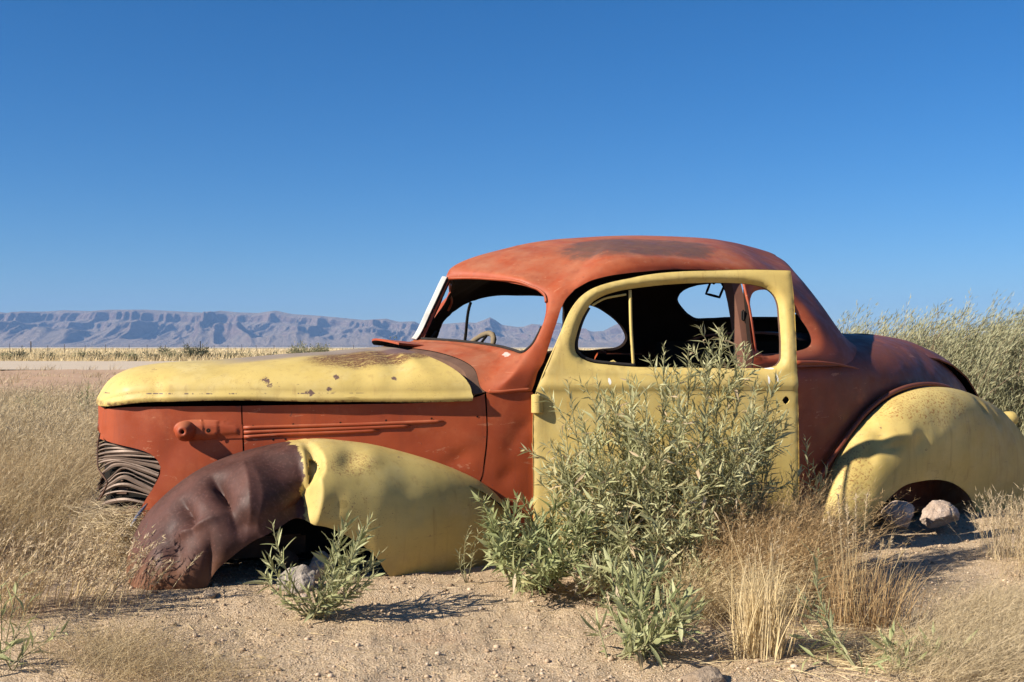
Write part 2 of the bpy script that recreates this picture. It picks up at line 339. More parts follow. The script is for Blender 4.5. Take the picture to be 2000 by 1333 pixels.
# ------------------------------------------------------------ node materials
class NT:
    def __init__(self, name):
        self.m = bpy.data.materials.new(name)
        self.m.use_nodes = True
        self.t = self.m.node_tree
        self.t.nodes.clear()
        self.out = self.t.nodes.new("ShaderNodeOutputMaterial")
        self.tc = self.t.nodes.new("ShaderNodeTexCoord")
        self.obj = self.tc.outputs["Object"]
        self.geo = self.t.nodes.new("ShaderNodeNewGeometry")
        sp = self.t.nodes.new("ShaderNodeSeparateXYZ")
        self.t.links.new(self.obj, sp.inputs[0])
        self.x, self.y, self.z = sp.outputs
    def put(self, sock, v):
        if v is None:
            return
        if hasattr(v, "is_output") or isinstance(v, bpy.types.NodeSocket):
            self.t.links.new(v, sock)
        elif isinstance(v, (tuple, list)) and len(v) == 3 and sock.type == 'RGBA':
            sock.default_value = (*v, 1)
        else:
            sock.default_value = v
    def math(self, op, a, b=None, c=None, clamp=False):
        n = self.t.nodes.new("ShaderNodeMath")
        n.operation = op
        n.use_clamp = clamp
        self.put(n.inputs[0], a); self.put(n.inputs[1], b)
        if c is not None:
            self.put(n.inputs[2], c)
        return n.outputs[0]
    def add(self, a, b): return self.math('ADD', a, b)
    def mul(self, a, b): return self.math('MULTIPLY', a, b)
    def noise(self, scale, detail=4, rough=.55, vec=None, dist=0.0, out=0):
        n = self.t.nodes.new("ShaderNodeTexNoise")
        self.put(n.inputs["Vector"], vec if vec is not None else self.obj)
        n.inputs["Scale"].default_value = scale
        n.inputs["Detail"].default_value = detail
        n.inputs["Roughness"].default_value = rough
        n.inputs["Distortion"].default_value = dist
        return n.outputs[out]
    def voro(self, scale, vec=None, feature='F1', rand=1.0):
        n = self.t.nodes.new("ShaderNodeTexVoronoi")
        n.feature = feature
        self.put(n.inputs["Vector"], vec if vec is not None else self.obj)
        n.inputs["Scale"].default_value = scale
        n.inputs["Randomness"].default_value = rand
        return n
    def scalevec(self, s, vec=None):
        n = self.t.nodes.new("ShaderNodeMapping")
        self.put(n.inputs["Vector"], vec if vec is not None else self.obj)
        n.inputs["Scale"].default_value = s
        return n.outputs[0]
    def step(self, v, lo, hi):
        n = self.t.nodes.new("ShaderNodeMapRange")
        n.interpolation_type = 'SMOOTHSTEP'
        self.put(n.inputs["Value"], v)
        self.put(n.inputs["From Min"], lo); self.put(n.inputs["From Max"], hi)
        return n.outputs[0]
    def lin(self, v, a, b, c, d):
        n = self.t.nodes.new("ShaderNodeMapRange")
        self.put(n.inputs["Value"], v)
        for k, q in zip(("From Min", "From Max", "To Min", "To Max"), (a, b, c, d)):
            n.inputs[k].default_value = q
        return n.outputs[0]
    def mix(self, f, a, b):
        n = self.t.nodes.new("ShaderNodeMix")
        n.data_type = 'RGBA'
        self.put(n.inputs[0], f); self.put(n.inputs[6], a); self.put(n.inputs[7], b)
        return n.outputs[2]
    def ramp(self, f, stops):
        n = self.t.nodes.new("ShaderNodeValToRGB")
        self.put(n.inputs[0], f)
        e = n.color_ramp.elements
        while len(e) < len(stops):
            e.new(0.5)
        for q, (p, c) in zip(e, stops):
            q.position = p
            q.color = (*c, 1)
        return n.outputs[0]
    def blob(self, cu, cv, cw, ru, rv, rw):
        """soft ellipsoidal patch in object space: 1 in the middle, 0 outside"""
        s = None
        for ax, c, r in ((self.x, cu, ru), (self.y, cv, rv), (self.z, cw, rw)):
            if r is None:
                continue
            d = self.math('POWER', self.math('ABSOLUTE', self.mul(self.math('SUBTRACT', ax, c), 1 / r)), 2)
            s = d if s is None else self.add(s, d)
        return self.math('SUBTRACT', 1.0, s, clamp=True)
    def bump(self, h, strength=.3, dist=.01, normal=None):
        n = self.t.nodes.new("ShaderNodeBump")
        n.inputs["Strength"].default_value = strength
        n.inputs["Distance"].default_value = dist
        self.put(n.inputs["Height"], h)
        if normal is not None:
            self.put(n.inputs["Normal"], normal)
        return n.outputs[0]
    def pbr(self, col, rough=.6, normal=None, metal=0.0, spec=.4, trans=None):
        p = self.t.nodes.new("ShaderNodeBsdfPrincipled")
        self.put(p.inputs["Base Color"], col)
        self.put(p.inputs["Roughness"], rough)
        self.put(p.inputs["Metallic"], metal)
        p.inputs["Specular IOR Level"].default_value = spec
        if normal is not None:
            self.put(p.inputs["Normal"], normal)
        s = p.outputs[0]
        if trans:
            tr = self.t.nodes.new("ShaderNodeBsdfTranslucent")
            self.put(tr.inputs[0], col)
            mx = self.t.nodes.new("ShaderNodeMixShader")
            mx.inputs[0].default_value = trans
            self.t.links.new(s, mx.inputs[1]); self.t.links.new(tr.outputs[0], mx.inputs[2])
            s = mx.outputs[0]
        self.t.links.new(s, self.out.inputs[0])
        return self.m

def plain(name, col, rough=.7, var=.25, scale=12., metal=0., spec=.3, bump=.2):
    k = NT(name)
    n = k.noise(scale, 6, .6)
    dark = tuple(c * (1 - var) for c in col)
    lite = tuple(min(1, c * (1 + var)) for c in col)
    return k.pbr(k.mix(n, dark, lite), rough, k.bump(k.noise(scale * 6, 4), bump, .004), metal, spec)

RUST = (.105, .042, .018)
RUST2 = (.22, .085, .028)
PRIMER = (.115, .075, .06)

def yellow_paint(name, part):
    k = NT(name)
    lo = k.noise(2.2, 3)
    base = k.mix(k.step(lo, .35, .7), (.535, .390, .115), (.60, .455, .155))
    stain = k.noise(7, 6, .65)
    base = k.mix(k.mul(k.step(stain, .46, .76), .50), base, (.38, .265, .085))
    grime = k.mul(k.step(k.noise(1.7, 7, .72, dist=.5), .46, .70), .42 if part in ('front_fender', 'rear_fender') else .16)
    base = k.mix(grime, base, (.33, .25, .105))
    # chalky bloom, thin scratches, run-off streaks
    base = k.mix(k.mul(k.step(k.noise(5, 6, .7), .48, .72), .35), base, (.64, .53, .27))
    scr = k.step(k.noise(34, 5, .75, k.scalevec((.22, 1, 1.5)), .6), .625, .665)
    base = k.mix(k.mul(scr, .6), base, (.36, .25, .10))
    stk = k.mul(k.step(k.noise(26, 4, .65, k.scalevec((1.3, 1.3, .10))), .52, .74), .50)
    base = k.mix(stk, base, (.36, .235, .08))
    wear = k.t.nodes.new("ShaderNodeAttribute"); wear.attribute_name = "wear"
    wv = k.add(wear.outputs["Fac"], k.mul(k.math('SUBTRACT', k.noise(48, 6, .75), .5), 1.5))
    wearm = k.step(wv, .62, .88)
    # fine rust freckles gathered in patches
    fr = k.noise(210, 3, .6)
    patch = k.noise(3.1, 4, .6, dist=.4)
    thr = k.lin(patch, .35, .75, .80, .57)
    frk = k.step(k.math('SUBTRACT', fr, thr), 0, .03)
    base = k.mix(k.mul(frk, .85), base, RUST2)
    chips = k.noise(26, 5, .62)
    flake = k.step(k.math('SUBTRACT', k.noise(13, 8, .74), k.lin(k.noise(2.0, 3), .3, .7, .70, .605)), 0, .012)
    base = k.mix(k.mul(flake, .8), base, k.mix(k.noise(60, 3), (.13, .075, .05), (.27, .15, .07)))
    if part == 'hood':
        # bare, rusted top at the back and worn centre panel
        wob = k.mul(k.math('SUBTRACT', k.noise(9, 6, .7), .5), .30)
        star = k.add(k.blob(.46, -.32, .80, .40, .23, None), k.mul(wob, 1.5))
        st = k.step(star, .15, .5)
        gr = k.noise(120, 6, .75)
        fan = k.noise(40, 5, .7, k.scalevec((.5, 1.4, 1)), 1.2)
        base = k.mix(k.mul(k.mul(st, k.step(k.add(gr, k.mul(star, .16)), .42, .62)), k.step(fan, .30, .52)), base, k.mix(k.noise(30, 5), (.085, .036, .018), (.18, .075, .030)))
        core = k.step(k.add(k.blob(.55, -.30, .82, .13, .15, None), wob), .35, .8)
        base = k.mix(core, base, (.15, .09, .075))
        top = k.mul(k.step(k.add(k.y, k.mul(wob, .15)), -.27, -.19), k.step(k.x, -.30, -.02))
        base = k.mix(k.mul(top, .9), base, k.mix(k.noise(14, 5), (.20, .15, .12), (.34, .27, .21)))
        # chipped line along the pressed crease, blobs of bare primer above it
        line = k.math('SUBTRACT', 1.0, k.mul(k.math('ABSOLUTE', k.math('SUBTRACT', k.z, .689)), 1 / .0035), clamp=True)
        along = k.mul(k.step(k.noise(38, 4, .7, k.scalevec((1, .2, .1))), .53, .60), k.step(k.x, .42, .12))
        base = k.mix(k.mul(k.step(line, .1, .6), along), base, PRIMER)
        zone = k.blob(.02, -.44, .715, .30, None, .045)
        ch = k.step(k.math('SUBTRACT', chips, k.lin(zone, 0, 1, .80, .615)), 0, .02)
        base = k.mix(ch, base, (.125, .075, .06))
        for cu, cw, cr in ((-.056, .740, .024), (-.045, .724, .020), (.206, .751, .018), (.10, .692, .022), (.17, .705, .016), (.421, .746, .015)):
            cb = k.add(k.blob(cu, -.45, cw, cr, None, cr * .8), k.mul(k.math('SUBTRACT', k.noise(60, 5, .8), .5), 3.2))
            base = k.mix(k.step(cb, .62, .72), base, (.135, .080, .062))
        edge = k.mul(k.step(k.z, .664, .648), k.step(k.noise(40, 4, .7), .38, .62))
        base = k.mix(k.mul(edge, .9), base, RUST)
    if part == 'front_fender':
        r1 = k.add(k.blob(.19, -.8, .44, .13, None, .055), k.mul(k.math('SUBTRACT', k.noise(42, 6, .75), .5), 1.7))
        base = k.mix(k.mul(k.mul(k.step(r1, .25, .75), k.step(k.noise(130, 4, .7), .47, .62)), .65), base, k.mix(k.noise(70, 4), RUST, (.25, .10, .045)))
        r2 = k.blob(.131, -.8, .304, .024, None, .020)
        base = k.mix(k.mul(k.step(r2, .2, .5), .55), base, (.28, .20, .06))
        dirt = k.mul(k.step(k.z, .20, -.02), k.step(k.noise(9, 5), .3, .7))
        base = k.mix(k.mul(dirt, .6), base, (.30, .215, .12))
        # maroon primer left on the front half, ragged edge
        rag = k.add(k.x, k.add(k.mul(k.math('SUBTRACT', k.noise(11, 5, .65), .5), .09), k.mul(k.math('SUBTRACT', k.noise(60, 3), .5), .025)))
        rag = k.add(rag, k.mul(k.step(k.z, .30, .16), .035))
        mf = k.step(rag, .018, .008)
        mn = k.noise(6, 6, .65)
        mar = k.mix(k.step(mn, .35, .68), (.046, .017, .012), (.088, .034, .024))
        mar = k.mix(k.mul(k.step(k.noise(90, 3, .7), .50, .75), .5), mar, (.16, .075, .060))
        low = k.mul(k.step(k.add(k.z, k.mul(k.math('SUBTRACT', mn, .5), .16)), .17, .03), .85)
        mar = k.mix(low, mar, (.17, .072, .034))
        base = k.mix(mf, base, mar)
    if part == 'rear_fender':
        r1 = k.add(k.blob(2.95, -.8, .60, .40, None, .13), k.mul(k.math('SUBTRACT', k.noise(13, 6, .72), .5), 1.1))
        sp = k.step(k.noise(95, 4, .7), .52, .62)
        base = k.mix(k.mul(k.mul(k.step(r1, .30, .7), sp), .9), base, (.30, .13, .035))
        r2 = k.add(k.blob(2.52, -.8, .27, .10, None, .30), k.mul(k.math('SUBTRACT', k.noise(16, 5, .7), .5), .9))
        base = k.mix(k.mul(k.mul(k.step(r2, .40, .8), sp), .8), base, RUST2)
        tail = k.mul(k.step(k.x, 3.05, 3.6), .35)
        base = k.mix(tail, base, (.30, .20, .07))
    if part == 'door':
        for (cu, cw, ru, rw) in SPLASH:
            b = k.add(k.blob(cu, 0, cw, ru, None, rw), k.mul(k.math('SUBTRACT', k.noise(50, 4, .7), .5), 1.4))
            base = k.mix(k.step(b, .55, .75), base, (.74, .72, .66))
        drip = k.mul(k.step(k.z, .80, .74), k.step(k.noise(24, 4, .6, k.scalevec((1, 1, .12))), .56, .72))
        base = k.mix(k.mul(drip, .35), base, (.50, .28, .04))
        ch = k.step(k.math('SUBTRACT', chips, .735), 0, .02)
        base = k.mix(ch, base, PRIMER)
    base = k.mix(k.mul(wearm, .9), base, k.mix(k.noise(80, 4), RUST, (.20, .085, .035)))
    rough = k.lin(k.noise(18, 4), .3, .7, .48, .74)
    if part == 'front_fender':
        rough = k.add(rough, k.mul(mf, .07))
    h = k.add(k.mul(k.noise(4, 3), 1.0), k.mul(k.noise(120, 4), .05))
    return k.pbr(base, rough, k.bump(h, .35, .010), 0, .35)

def orange_paint(name, part):
    k = NT(name)
    lo = k.noise(2.6, 4, .6)
    base = k.mix(k.step(lo, .3, .7), (.275, .044, .0115), (.350, .064, .0165))
    st = k.noise(8, 6, .68, k.scalevec((1, 1, .35)))
    base = k.mix(k.mul(k.step(st, .5, .8), .5), base, (.225, .043, .017))
    up = k.t.nodes.new("ShaderNodeSeparateXYZ")
    k.t.links.new(k.geo.outputs["Normal"], up.inputs[0])
    dust = k.mul(k.step(up.outputs[2], .25, .95), k.lin(k.noise(10, 5, .65), .3, .7, .05, .5))
    base = k.mix(dust, base, (.40, .215, .12))
    scr = k.step(k.noise(46, 4, .7, k.scalevec((.25, 1, 1))), .715, .745)
    base = k.mix(k.mul(scr, .7), base, (.52, .33, .22))
    if part == 'cabin':
        r = k.add(k.blob(1.66, -.38, 1.33, .52, .33, .20), k.mul(k.math('SUBTRACT', k.noise(6, 7, .72), .5), 1.3))
        rc = k.mix(k.noise(26, 5), (.070, .045, .036), (.17, .085, .05))
        base = k.mix(k.mul(k.mul(k.step(r, .22, .66), k.step(k.add(k.noise(70, 5, .75), k.mul(r, .22)), .40, .60)), .9), base, rc)
        w = k.step(k.math('SUBTRACT', k.noise(33, 4, .6), k.lin(k.blob(1.9, 0, 1.44, 1.0, .5, .08), 0, 1, .86, .70)), 0, .015)
        base = k.mix(w, base, (.62, .55, .48))
        tailc = k.step(k.add(k.x, k.mul(k.math('SUBTRACT', k.noise(4, 5), .5), .5)), 2.0, 2.5)
        base = k.mix(k.mul(tailc, .75), base, (.145, .042, .025))
        w2 = k.add(k.blob(.90, -.60, .84, .022, .04, .02), k.mul(k.math('SUBTRACT', k.noise(70, 4, .7), .5), 1.8))
        base = k.mix(k.mul(k.step(w2, .5, .75), .8), base, (.55, .46, .40))
    if part == 'rear':
        t = k.step(k.add(k.x, k.mul(k.math('SUBTRACT', k.noise(5, 6, .7), .5), .7)), 2.0, 2.75)  # browner trunk paint, run forward to put the door's shade on the quarter
        br = k.mix(k.noise(14, 6, .7), (.095, .033, .023), (.165, .052, .030))
        br = k.mix(k.mul(k.step(k.noise(60, 4, .7), .55, .72), .7), br, (.065, .035, .03))
        base = k.mix(k.mul(t, .9), base, br)
    if part == 'side':
        e = k.step(k.noise(75, 3, .65), .735, .75)
        base = k.mix(e, base, (.09, .03, .02))
    wear = k.t.nodes.new("ShaderNodeAttribute"); wear.attribute_name = "wear"
    wv = k.add(wear.outputs["Fac"], k.mul(k.math('SUBTRACT', k.noise(48, 6, .75), .5), 1.5))
    base = k.mix(k.mul(k.step(wv, .60, .86), .9), base, k.mix(k.noise(70, 4), (.05, .028, .02), (.13, .055, .03)))
    stk = k.mul(k.step(k.noise(22, 5, .65, k.scalevec((1.3, 1.3, .09))), .52, .74), .42)
    base = k.mix(stk, base, (.19, .040, .018))
    sc2 = k.step(k.noise(19, 6, .75, k.scalevec((.3, 1, 1.3)), .8), .62, .65)
    base = k.mix(k.mul(sc2, .5), base, (.50, .22, .12))
    flk = k.step(k.math('SUBTRACT', k.noise(17, 8, .74), .652), 0, .012)
    base = k.mix(k.mul(flk, .8), base, (.085, .04, .028))
    fade = k.mul(k.step(k.noise(4.3, 6, .7), .50, .74), .42)
    base = k.mix(fade, base, (.47, .135, .055))
    dng = k.voro(13, feature='SMOOTH_F1')
    rough = k.lin(k.noise(16, 4), .3, .7, .42, .68)
    h = k.add(k.add(k.noise(3.5, 3), k.mul(k.noise(110, 4), .04)), k.mul(k.noise(17, 3, .5), .10))
    return k.pbr(base, rough, k.bump(h, .4, .012), 0, .35)

def leafy(name, a, b, c=None, trans=.3, rough=.55):
    k = NT(name)
    r = k.geo.outputs["Random Per Island"]
    n = k.noise(6, 3)
    col = k.mix(r, a, b)
    q = k.math('FRACT', k.mul(r, 37.7))
    col = k.mix(k.mul(k.step(q, .82, .98), .55), col, (.50, .40, .20))
    if c:
        col = k.mix(k.step(n, .45, .7), col, c)
    return k.pbr(col, rough, None, 0, .25, trans)

# ============================================================ the car
CAR_POS, CAR_YAW = (-1.0898, 4.623, 0.0), R_(24)
car = empty("derelict_car", CAR_POS, CAR_YAW)
tag(car, "wrecked vintage coupe in orange and yellow paint, sunk wheelless into the sand", "car")
HU, HV, HA = TR['door_hinge']
HA = R_(HA)
SPLASH = [(HU + p * math.cos(HA), w, a, b) for (p, w), a, b in zip(TR['splash'], (.008, .007, .025, .007), (.024, .030, .006, .024))]
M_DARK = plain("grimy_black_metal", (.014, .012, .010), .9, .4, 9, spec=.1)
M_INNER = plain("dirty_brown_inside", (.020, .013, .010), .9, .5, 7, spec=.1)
M_ORANGE = orange_paint("orange_paint_side", 'side')
M_CABIN = orange_paint("orange_paint_cabin", 'cabin')
M_REAR = orange_paint("brown_red_paint_and_shade_rear", 'rear')
M_HOOD = yellow_paint("yellow_paint_hood", 'hood')
M_DOOR = yellow_paint("yellow_paint_door", 'door')
M_FF = yellow_paint("yellow_and_maroon_fender_paint", 'front_fender')
M_RF = yellow_paint("yellow_rear_fender_paint", 'rear_fender')
M_YEL = yellow_paint("yellow_paint_plain", 'plain')
M_RUST = plain("rusty_steel", (.13, .070, .045), .75, .5, 20, spec=.3)
M_SLAT = plain("weathered_grille_steel", (.20, .14, .105), .55, .45, 26, metal=.25, spec=.4)
M_CHROME = plain("dull_chrome", (.55, .55, .56), .28, .25, 15, metal=.9)
M_WHITE = plain("chalky_white_strip", (.46, .45, .42), .6, .40, 14)
M_RUBBER = plain("perished_rubber", (.030, .026, .024), .85, .4, 20, spec=.1)
M_BROWN = plain("brown_primer_post", (.125, .055, .035), .65, .35, 8)
M_WRAP = plain("wrapped_cord_beige", (.20, .155, .10), .9, .35, 30, spec=.1)
M_UNDER = plain("inside_of_hood", (.05, .035, .025), .85, .5, 9, spec=.1)

VSU = np.array([-.675, -.655, -.62, -.5, -.3, 0, .4, .75, .85, .97])
VSV = np.array([0.0, .09, .15, .25, .35, .455, .59, .695, .722, .745])
def vside(u):
    """half width of the bonnet sides and scuttle in plan"""
    u = np.clip(np.asarray(u, float), VSU[0], VSU[-1])
    m = np.gradient(VSV, VSU)
    i = np.clip(np.searchsorted(VSU, u, side='right') - 1, 0, len(VSU) - 2)
    h = VSU[i + 1] - VSU[i]
    t = (u - VSU[i]) / h
    return (2 * t ** 3 - 3 * t * t + 1) * VSV[i] + (t ** 3 - 2 * t * t + t) * h * m[i] + (-2 * t ** 3 + 3 * t * t) * VSV[i + 1] + (t ** 3 - t * t) * h * m[i + 1]
VBU = np.array([.97, 1.2, 1.8, 2.2, 2.6, 3.0, 3.4, 3.75, 3.95, 4.02])
VBV = np.array([.745, .775, .785, .775, .735, .66, .55, .42, .27, .15])
def vbody(u):
    return np.interp(u, VBU, VBV)

def car_mesh(name, V, polys, mats, out, thick=None, parent=None, smooth=True, inner=True, angle=42, kind=None, wear=None):
    """V in (u,v,w); `out` = point that the outer faces look away from"""
    V = np.asarray(V, float)
    W = V * np.array([1, -1, 1.])
    P = [np.asarray(p, int) for p in polys if len(p)]
    c = np.array(out, float) * np.array([1, -1, 1.])
    s = 0
    for p in P:
        a, b, d = W[p[:, 0]], W[p[:, 1]], W[p[:, 2]]
        n = np.cross(b - a, d - a)
        s += (n * (W[p].mean(1) - c)).sum()
    if s < 0:
        P = [p[:, ::-1] for p in P]
    o = link(name, np_mesh(name, W, P), mats, parent or car, smooth, kind)
    if wear is not None:
        o.data.attributes.new("wear", 'FLOAT', 'POINT').data.foreach_set("value", np.asarray(wear, np.float32))
    if thick:
        shell(o, thick, angle, inner)
    return o

def car_tube(name, path, rad, mat, parent=None, sides=8):
    P = np.asarray(path, float) * np.array([1, -1, 1.])
    return tube(name, P, rad, mat, parent or car, sides)

def car_box(name, lo, hi, mat, parent=None, bevel=.006, taper=None):
    lo, hi = np.array(lo, float), np.array(hi, float)
    c = [(x, -y, z) for z in (lo[2], hi[2]) for (x, y) in ((lo[0], lo[1]), (hi[0], lo[1]), (hi[0], hi[1]), (lo[0], hi[1]))]
    F = [(0, 1, 2, 3), (4, 7, 6, 5), (0, 4, 5, 1), (1, 5, 6, 2), (2, 6, 7, 3), (3, 7, 4, 0)]
    bm = bmesh.new()
    vs = [bm.verts.new(q) for q in c]
    for f in F:
        bm.faces.new([vs[i] for i in f])
    bmesh.ops.recalc_face_normals(bm, faces=bm.faces)
    if bevel:
        bmesh.ops.bevel(bm, geom=bm.edges[:], offset=bevel, segments=2, affect='EDGES')
    me = bpy.data.meshes.new(name)
    bm.to_mesh(me)
    bm.free()
    return link(name, me, mat, parent or car, False)

def dents(V, Nn, spec, col=(0, 2)):
    """push a surface along -Nn: spec rows = (u, w, angle_deg, r_along, r_across, depth)"""
    d = np.zeros(len(V))
    for (u, w, an, ra, rb, dep) in spec:
        c, s = math.cos(R_(an)), math.sin(R_(an))
        x, y = V[:, col[0]] - u, V[:, col[1]] - w
        a, b = (x * c + y * s) / ra, (-x * s + y * c) / rb
        d += dep * np.exp(-(a * a + b * b))
    return V - Nn * d[:, None]

def grid_normals(G):
    du = np.gradient(G, axis=0)
    dv = np.gradient(G, axis=1)
    n = np.cross(du, dv)
    return n / (np.linalg.norm(n, axis=2)[..., None] + 1e-12)

# ---------------------------------------------------------------- hood
def build_hood():
    C = np.array(TR['hood_top'])
    B = np.array(TR['hood_edge'])
    t = np.linspace(0, len(C) - 1, 110)
    C, B = cr_eval(C, t), cr_eval(B, t)
    B[:, 1] = np.maximum(B[:, 1], 0)
    ns = 26
    G = np.zeros((110, ns + 3, 3))
    fl = np.minimum(.032, (C[:, 2] - B[:, 2]) * .25)          # pressed lower band
    for j in range(ns + 3):
        if j < 3:
            f = j / 3
            G[:, j] = B + np.array([0, 0, 1.]) * (fl * f)[:, None]
            G[:, j, 1] += [.002, .009, .009][j] * np.clip(B[:, 1] / .1, 0, 1)
        else:
            th = (j - 3) / (ns - 1) * math.pi / 2
            p = 2.25
            cv, sw = math.cos(th) ** (2 / p), math.sin(th) ** (2 / p)
            w0 = B[:, 2] + fl
            k = math.sin(th) ** 1.6
            G[:, j, 0] = B[:, 0] + (C[:, 0] - B[:, 0]) * k
            G[:, j, 1] = (B[:, 1] - .004 * (B[:, 1] > .1)) * cv
            G[:, j, 2] = w0 + (C[:, 2] - w0) * sw
    n = grid_normals(G)
    if n[60, 12, 1] < 0:
        n = -n
    V = G.reshape(-1, 3)
    nn = n.reshape(-1, 3)
    V = dents(V, nn, [(-.22, .735, 20, .10, .05, .004), (.30, .76, 80, .12, .06, .006), (.45, .80, 60, .10, .035, .010), (.52, .82, 120, .08, .03, -.006), (-.45, .70, 90, .06, .02, .005), (.0, .68, 0, .08, .012, .003)])
    V[:, 1] = np.where(np.isclose(G.reshape(-1, 3)[:, 1], 0, atol=1e-6), 0, V[:, 1])
    m, k = G.shape[:2]
    F = grid_faces(m, k)
    jj = np.tile(np.arange(k), m); ii = np.repeat(np.arange(m), k)
    wr = np.maximum(np.clip(.75 - jj * .30, 0, 1), np.clip(.6 - (m - 1 - ii) * .25, 0, 1))
    V2 = V.copy()
    V2[:, 1] *= -1
    bm = bmesh.new()
    o = car_mesh("hood", np.concatenate([V, V2]), [F, F[:, ::-1] + len(V)], [M_HOOD, M_UNDER], (0, 0, .2), wear=np.tile(wr, 2))
    bm.from_mesh(o.data)
    bmesh.ops.remove_doubles(bm, verts=bm.verts, dist=.0008)
    bmesh.ops.recalc_face_normals(bm, faces=bm.faces)
    up = sum(f.normal.z * f.calc_area() for f in bm.faces)
    if up < 0:
        bmesh.ops.reverse_faces(bm, faces=bm.faces[:])
    bm.to_mesh(o.data)
    bm.free()
    o.data.polygons.foreach_set("use_smooth", [True] * len(o.data.polygons))
    shell(o, .010, 50)
    return o
hood = build_hood()

# ---------------------------------------------------------------- bonnet side panels and nose
def lift_panel(name, key, mat, step=.02, dent=(), mirror=False, dv=0.0, thick=.008, bow=.0):
    ol = dense(np.array(TR[key])[:, [0, 2]], step)
    v2, tr = cdt_panel(ol, [], step)
    V = np.stack([v2[:, 0], vside(v2[:, 0]) + dv, v2[:, 1]], 1)
    V[:, 1] += bow * (1 - ((V[:, 2] - .45) / .3) ** 2)
    nn = np.tile(np.array([-.2, .98, 0]), (len(V), 1))
    V = dents(V, nn, dent)
    if mirror:
        V[:, 1] *= -1
    wr = .62 * np.clip(1 - near_d(v2, ol) / .012, 0, 1)
    return car_mesh(name, V, [tr], [mat, M_DARK], (.3, 0, .4), thick, wear=wr)
for mir in (False, True):
    lift_panel("nose_panel", 'nose_outline', M_ORANGE, .018, [(-.40, .46, 60, .10, .05, .006), (-.25, .60, 0, .08, .03, .003)], mir, bow=.006)
    lift_panel("hood_side_panel", 'side_outline', M_ORANGE, .02, [(.66, .43, 30, .05, .03, .007), (.52, .50, 0, .08, .05, .003), (.70, .50, 80, .04, .03, -.003), (.30, .58, 0, .2, .05, .003)], mir, bow=.006)
    lift_panel("cowl_side_panel", 'cowl_side_outline', M_ORANGE, .02, [(.87, .48, 70, .06, .03, .006), (.92, .55, 10, .03, .02, .005), (.85, .36, 50, .05, .03, .006)], mir, bow=.004)
for key in ('bead1', 'bead2', 'bead3'):
    P = dense(np.array(TR[key]), .03, closed=False)
    P[:, 1] = vside(P[:, 0]) + .0065
    r = np.full(len(P), .0075)
    r[-1] = .002
    car_tube("trim_bead", P, r, M_ORANGE, sides=10)
# lamp pad: three stepped plates and the lamp bracket
pad = np.array(TR['pad'])[:, [0, 2]]
cen = np.array([-.345, .543])
ol = dense(pad, .008)
v2, tr = cdt_panel(ol, [], .007)
dd = near_d(v2, ol)
xn = np.clip((v2[:, 0] + .40) / .27, 0, 1)
rise = .0035 + .026 * np.clip(dd / .024, 0, 1) ** .65 * (1 - .55 * xn)
# the teardrop steps down towards the back
for xs in (.42, .62):
    rise -= .004 * np.clip((xn - xs) / .012, 0, 1) * np.clip(dd / .01, 0, 1)
V = np.stack([v2[:, 0], vside(v2[:, 0]) + .006 * (1 - ((v2[:, 1] - .45) / .3) ** 2) + rise, v2[:, 1]], 1)
car_mesh("lamp_pad", V, [tr], [M_ORANGE, M_ORANGE], (-.2, 0, .5), .004, angle=35)
bu, bv, bw = TR['bullet'][0]
ax = np.array([-.36, .93, .02]); ax /= np.linalg.norm(ax)
prof = [(0.0, .040), (.016, .039), (.030, .035), (.042, .028), (.052, .021), (.056, .0175), (.0565, .008), (.044, .0075), (.030, .007)]
Bc = np.array([bu - .008, bv + .020, bw])
pth = np.array([Bc + ax * q[0] for q in prof])
def lathe(name, base, axis, prof, mat, parent=None, sides=24):
    axis = np.array(axis, float) / np.linalg.norm(axis)
    a = np.cross(axis, [0, 0, 1.]); a /= np.linalg.norm(a)
    b = np.cross(axis, a)
    th = np.linspace(0, 2 * math.pi, sides, endpoint=False)
    V = np.array([np.array(base) + axis * h + r * (math.cos(t) * a + math.sin(t) * b) for h, r in prof for t in th])
    return car_mesh(name, V, [grid_faces(len(prof), sides, True)], mat, np.array(base), parent=parent)
lamp = lathe("lamp_bracket", Bc, ax, prof, M_ORANGE)
lathe("bolt_hole", Bc + ax * .0315, ax, [(0, .0072), (0, .001)], M_DARK, lamp)
lathe("wire_hole", np.array([bu + .070, vside(bu + .07) + .0335, bw + .003]), (-.3, .95, 0), [(0, .0085), (.0005, .001)], M_DARK)
for (u, v, w) in TR['holes']:
    lathe("screw_hole", np.array([u, vside(u) + .0068, w]), (-.22, .97, 0), [(0, .0042), (.0004, .0005)], M_DARK, sides=10)
# engine bay: dark sheets and core behind the grille and under the hood gap
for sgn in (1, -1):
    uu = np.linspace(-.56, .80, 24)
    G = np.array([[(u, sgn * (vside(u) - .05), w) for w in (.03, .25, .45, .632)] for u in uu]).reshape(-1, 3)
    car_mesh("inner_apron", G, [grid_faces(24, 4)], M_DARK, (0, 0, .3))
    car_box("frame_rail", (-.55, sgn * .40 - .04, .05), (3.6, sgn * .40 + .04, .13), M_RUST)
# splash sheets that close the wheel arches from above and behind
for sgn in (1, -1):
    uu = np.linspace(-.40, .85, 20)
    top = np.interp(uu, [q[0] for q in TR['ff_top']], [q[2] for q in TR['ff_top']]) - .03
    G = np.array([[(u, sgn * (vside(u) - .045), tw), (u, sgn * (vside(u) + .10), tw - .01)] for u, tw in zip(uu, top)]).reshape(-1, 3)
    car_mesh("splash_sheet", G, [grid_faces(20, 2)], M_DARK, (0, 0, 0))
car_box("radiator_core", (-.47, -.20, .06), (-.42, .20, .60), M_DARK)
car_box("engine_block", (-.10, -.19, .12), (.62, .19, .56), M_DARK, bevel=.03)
car_box("firewall", (.80, -.60, .10), (.83, .60, .74), M_DARK)

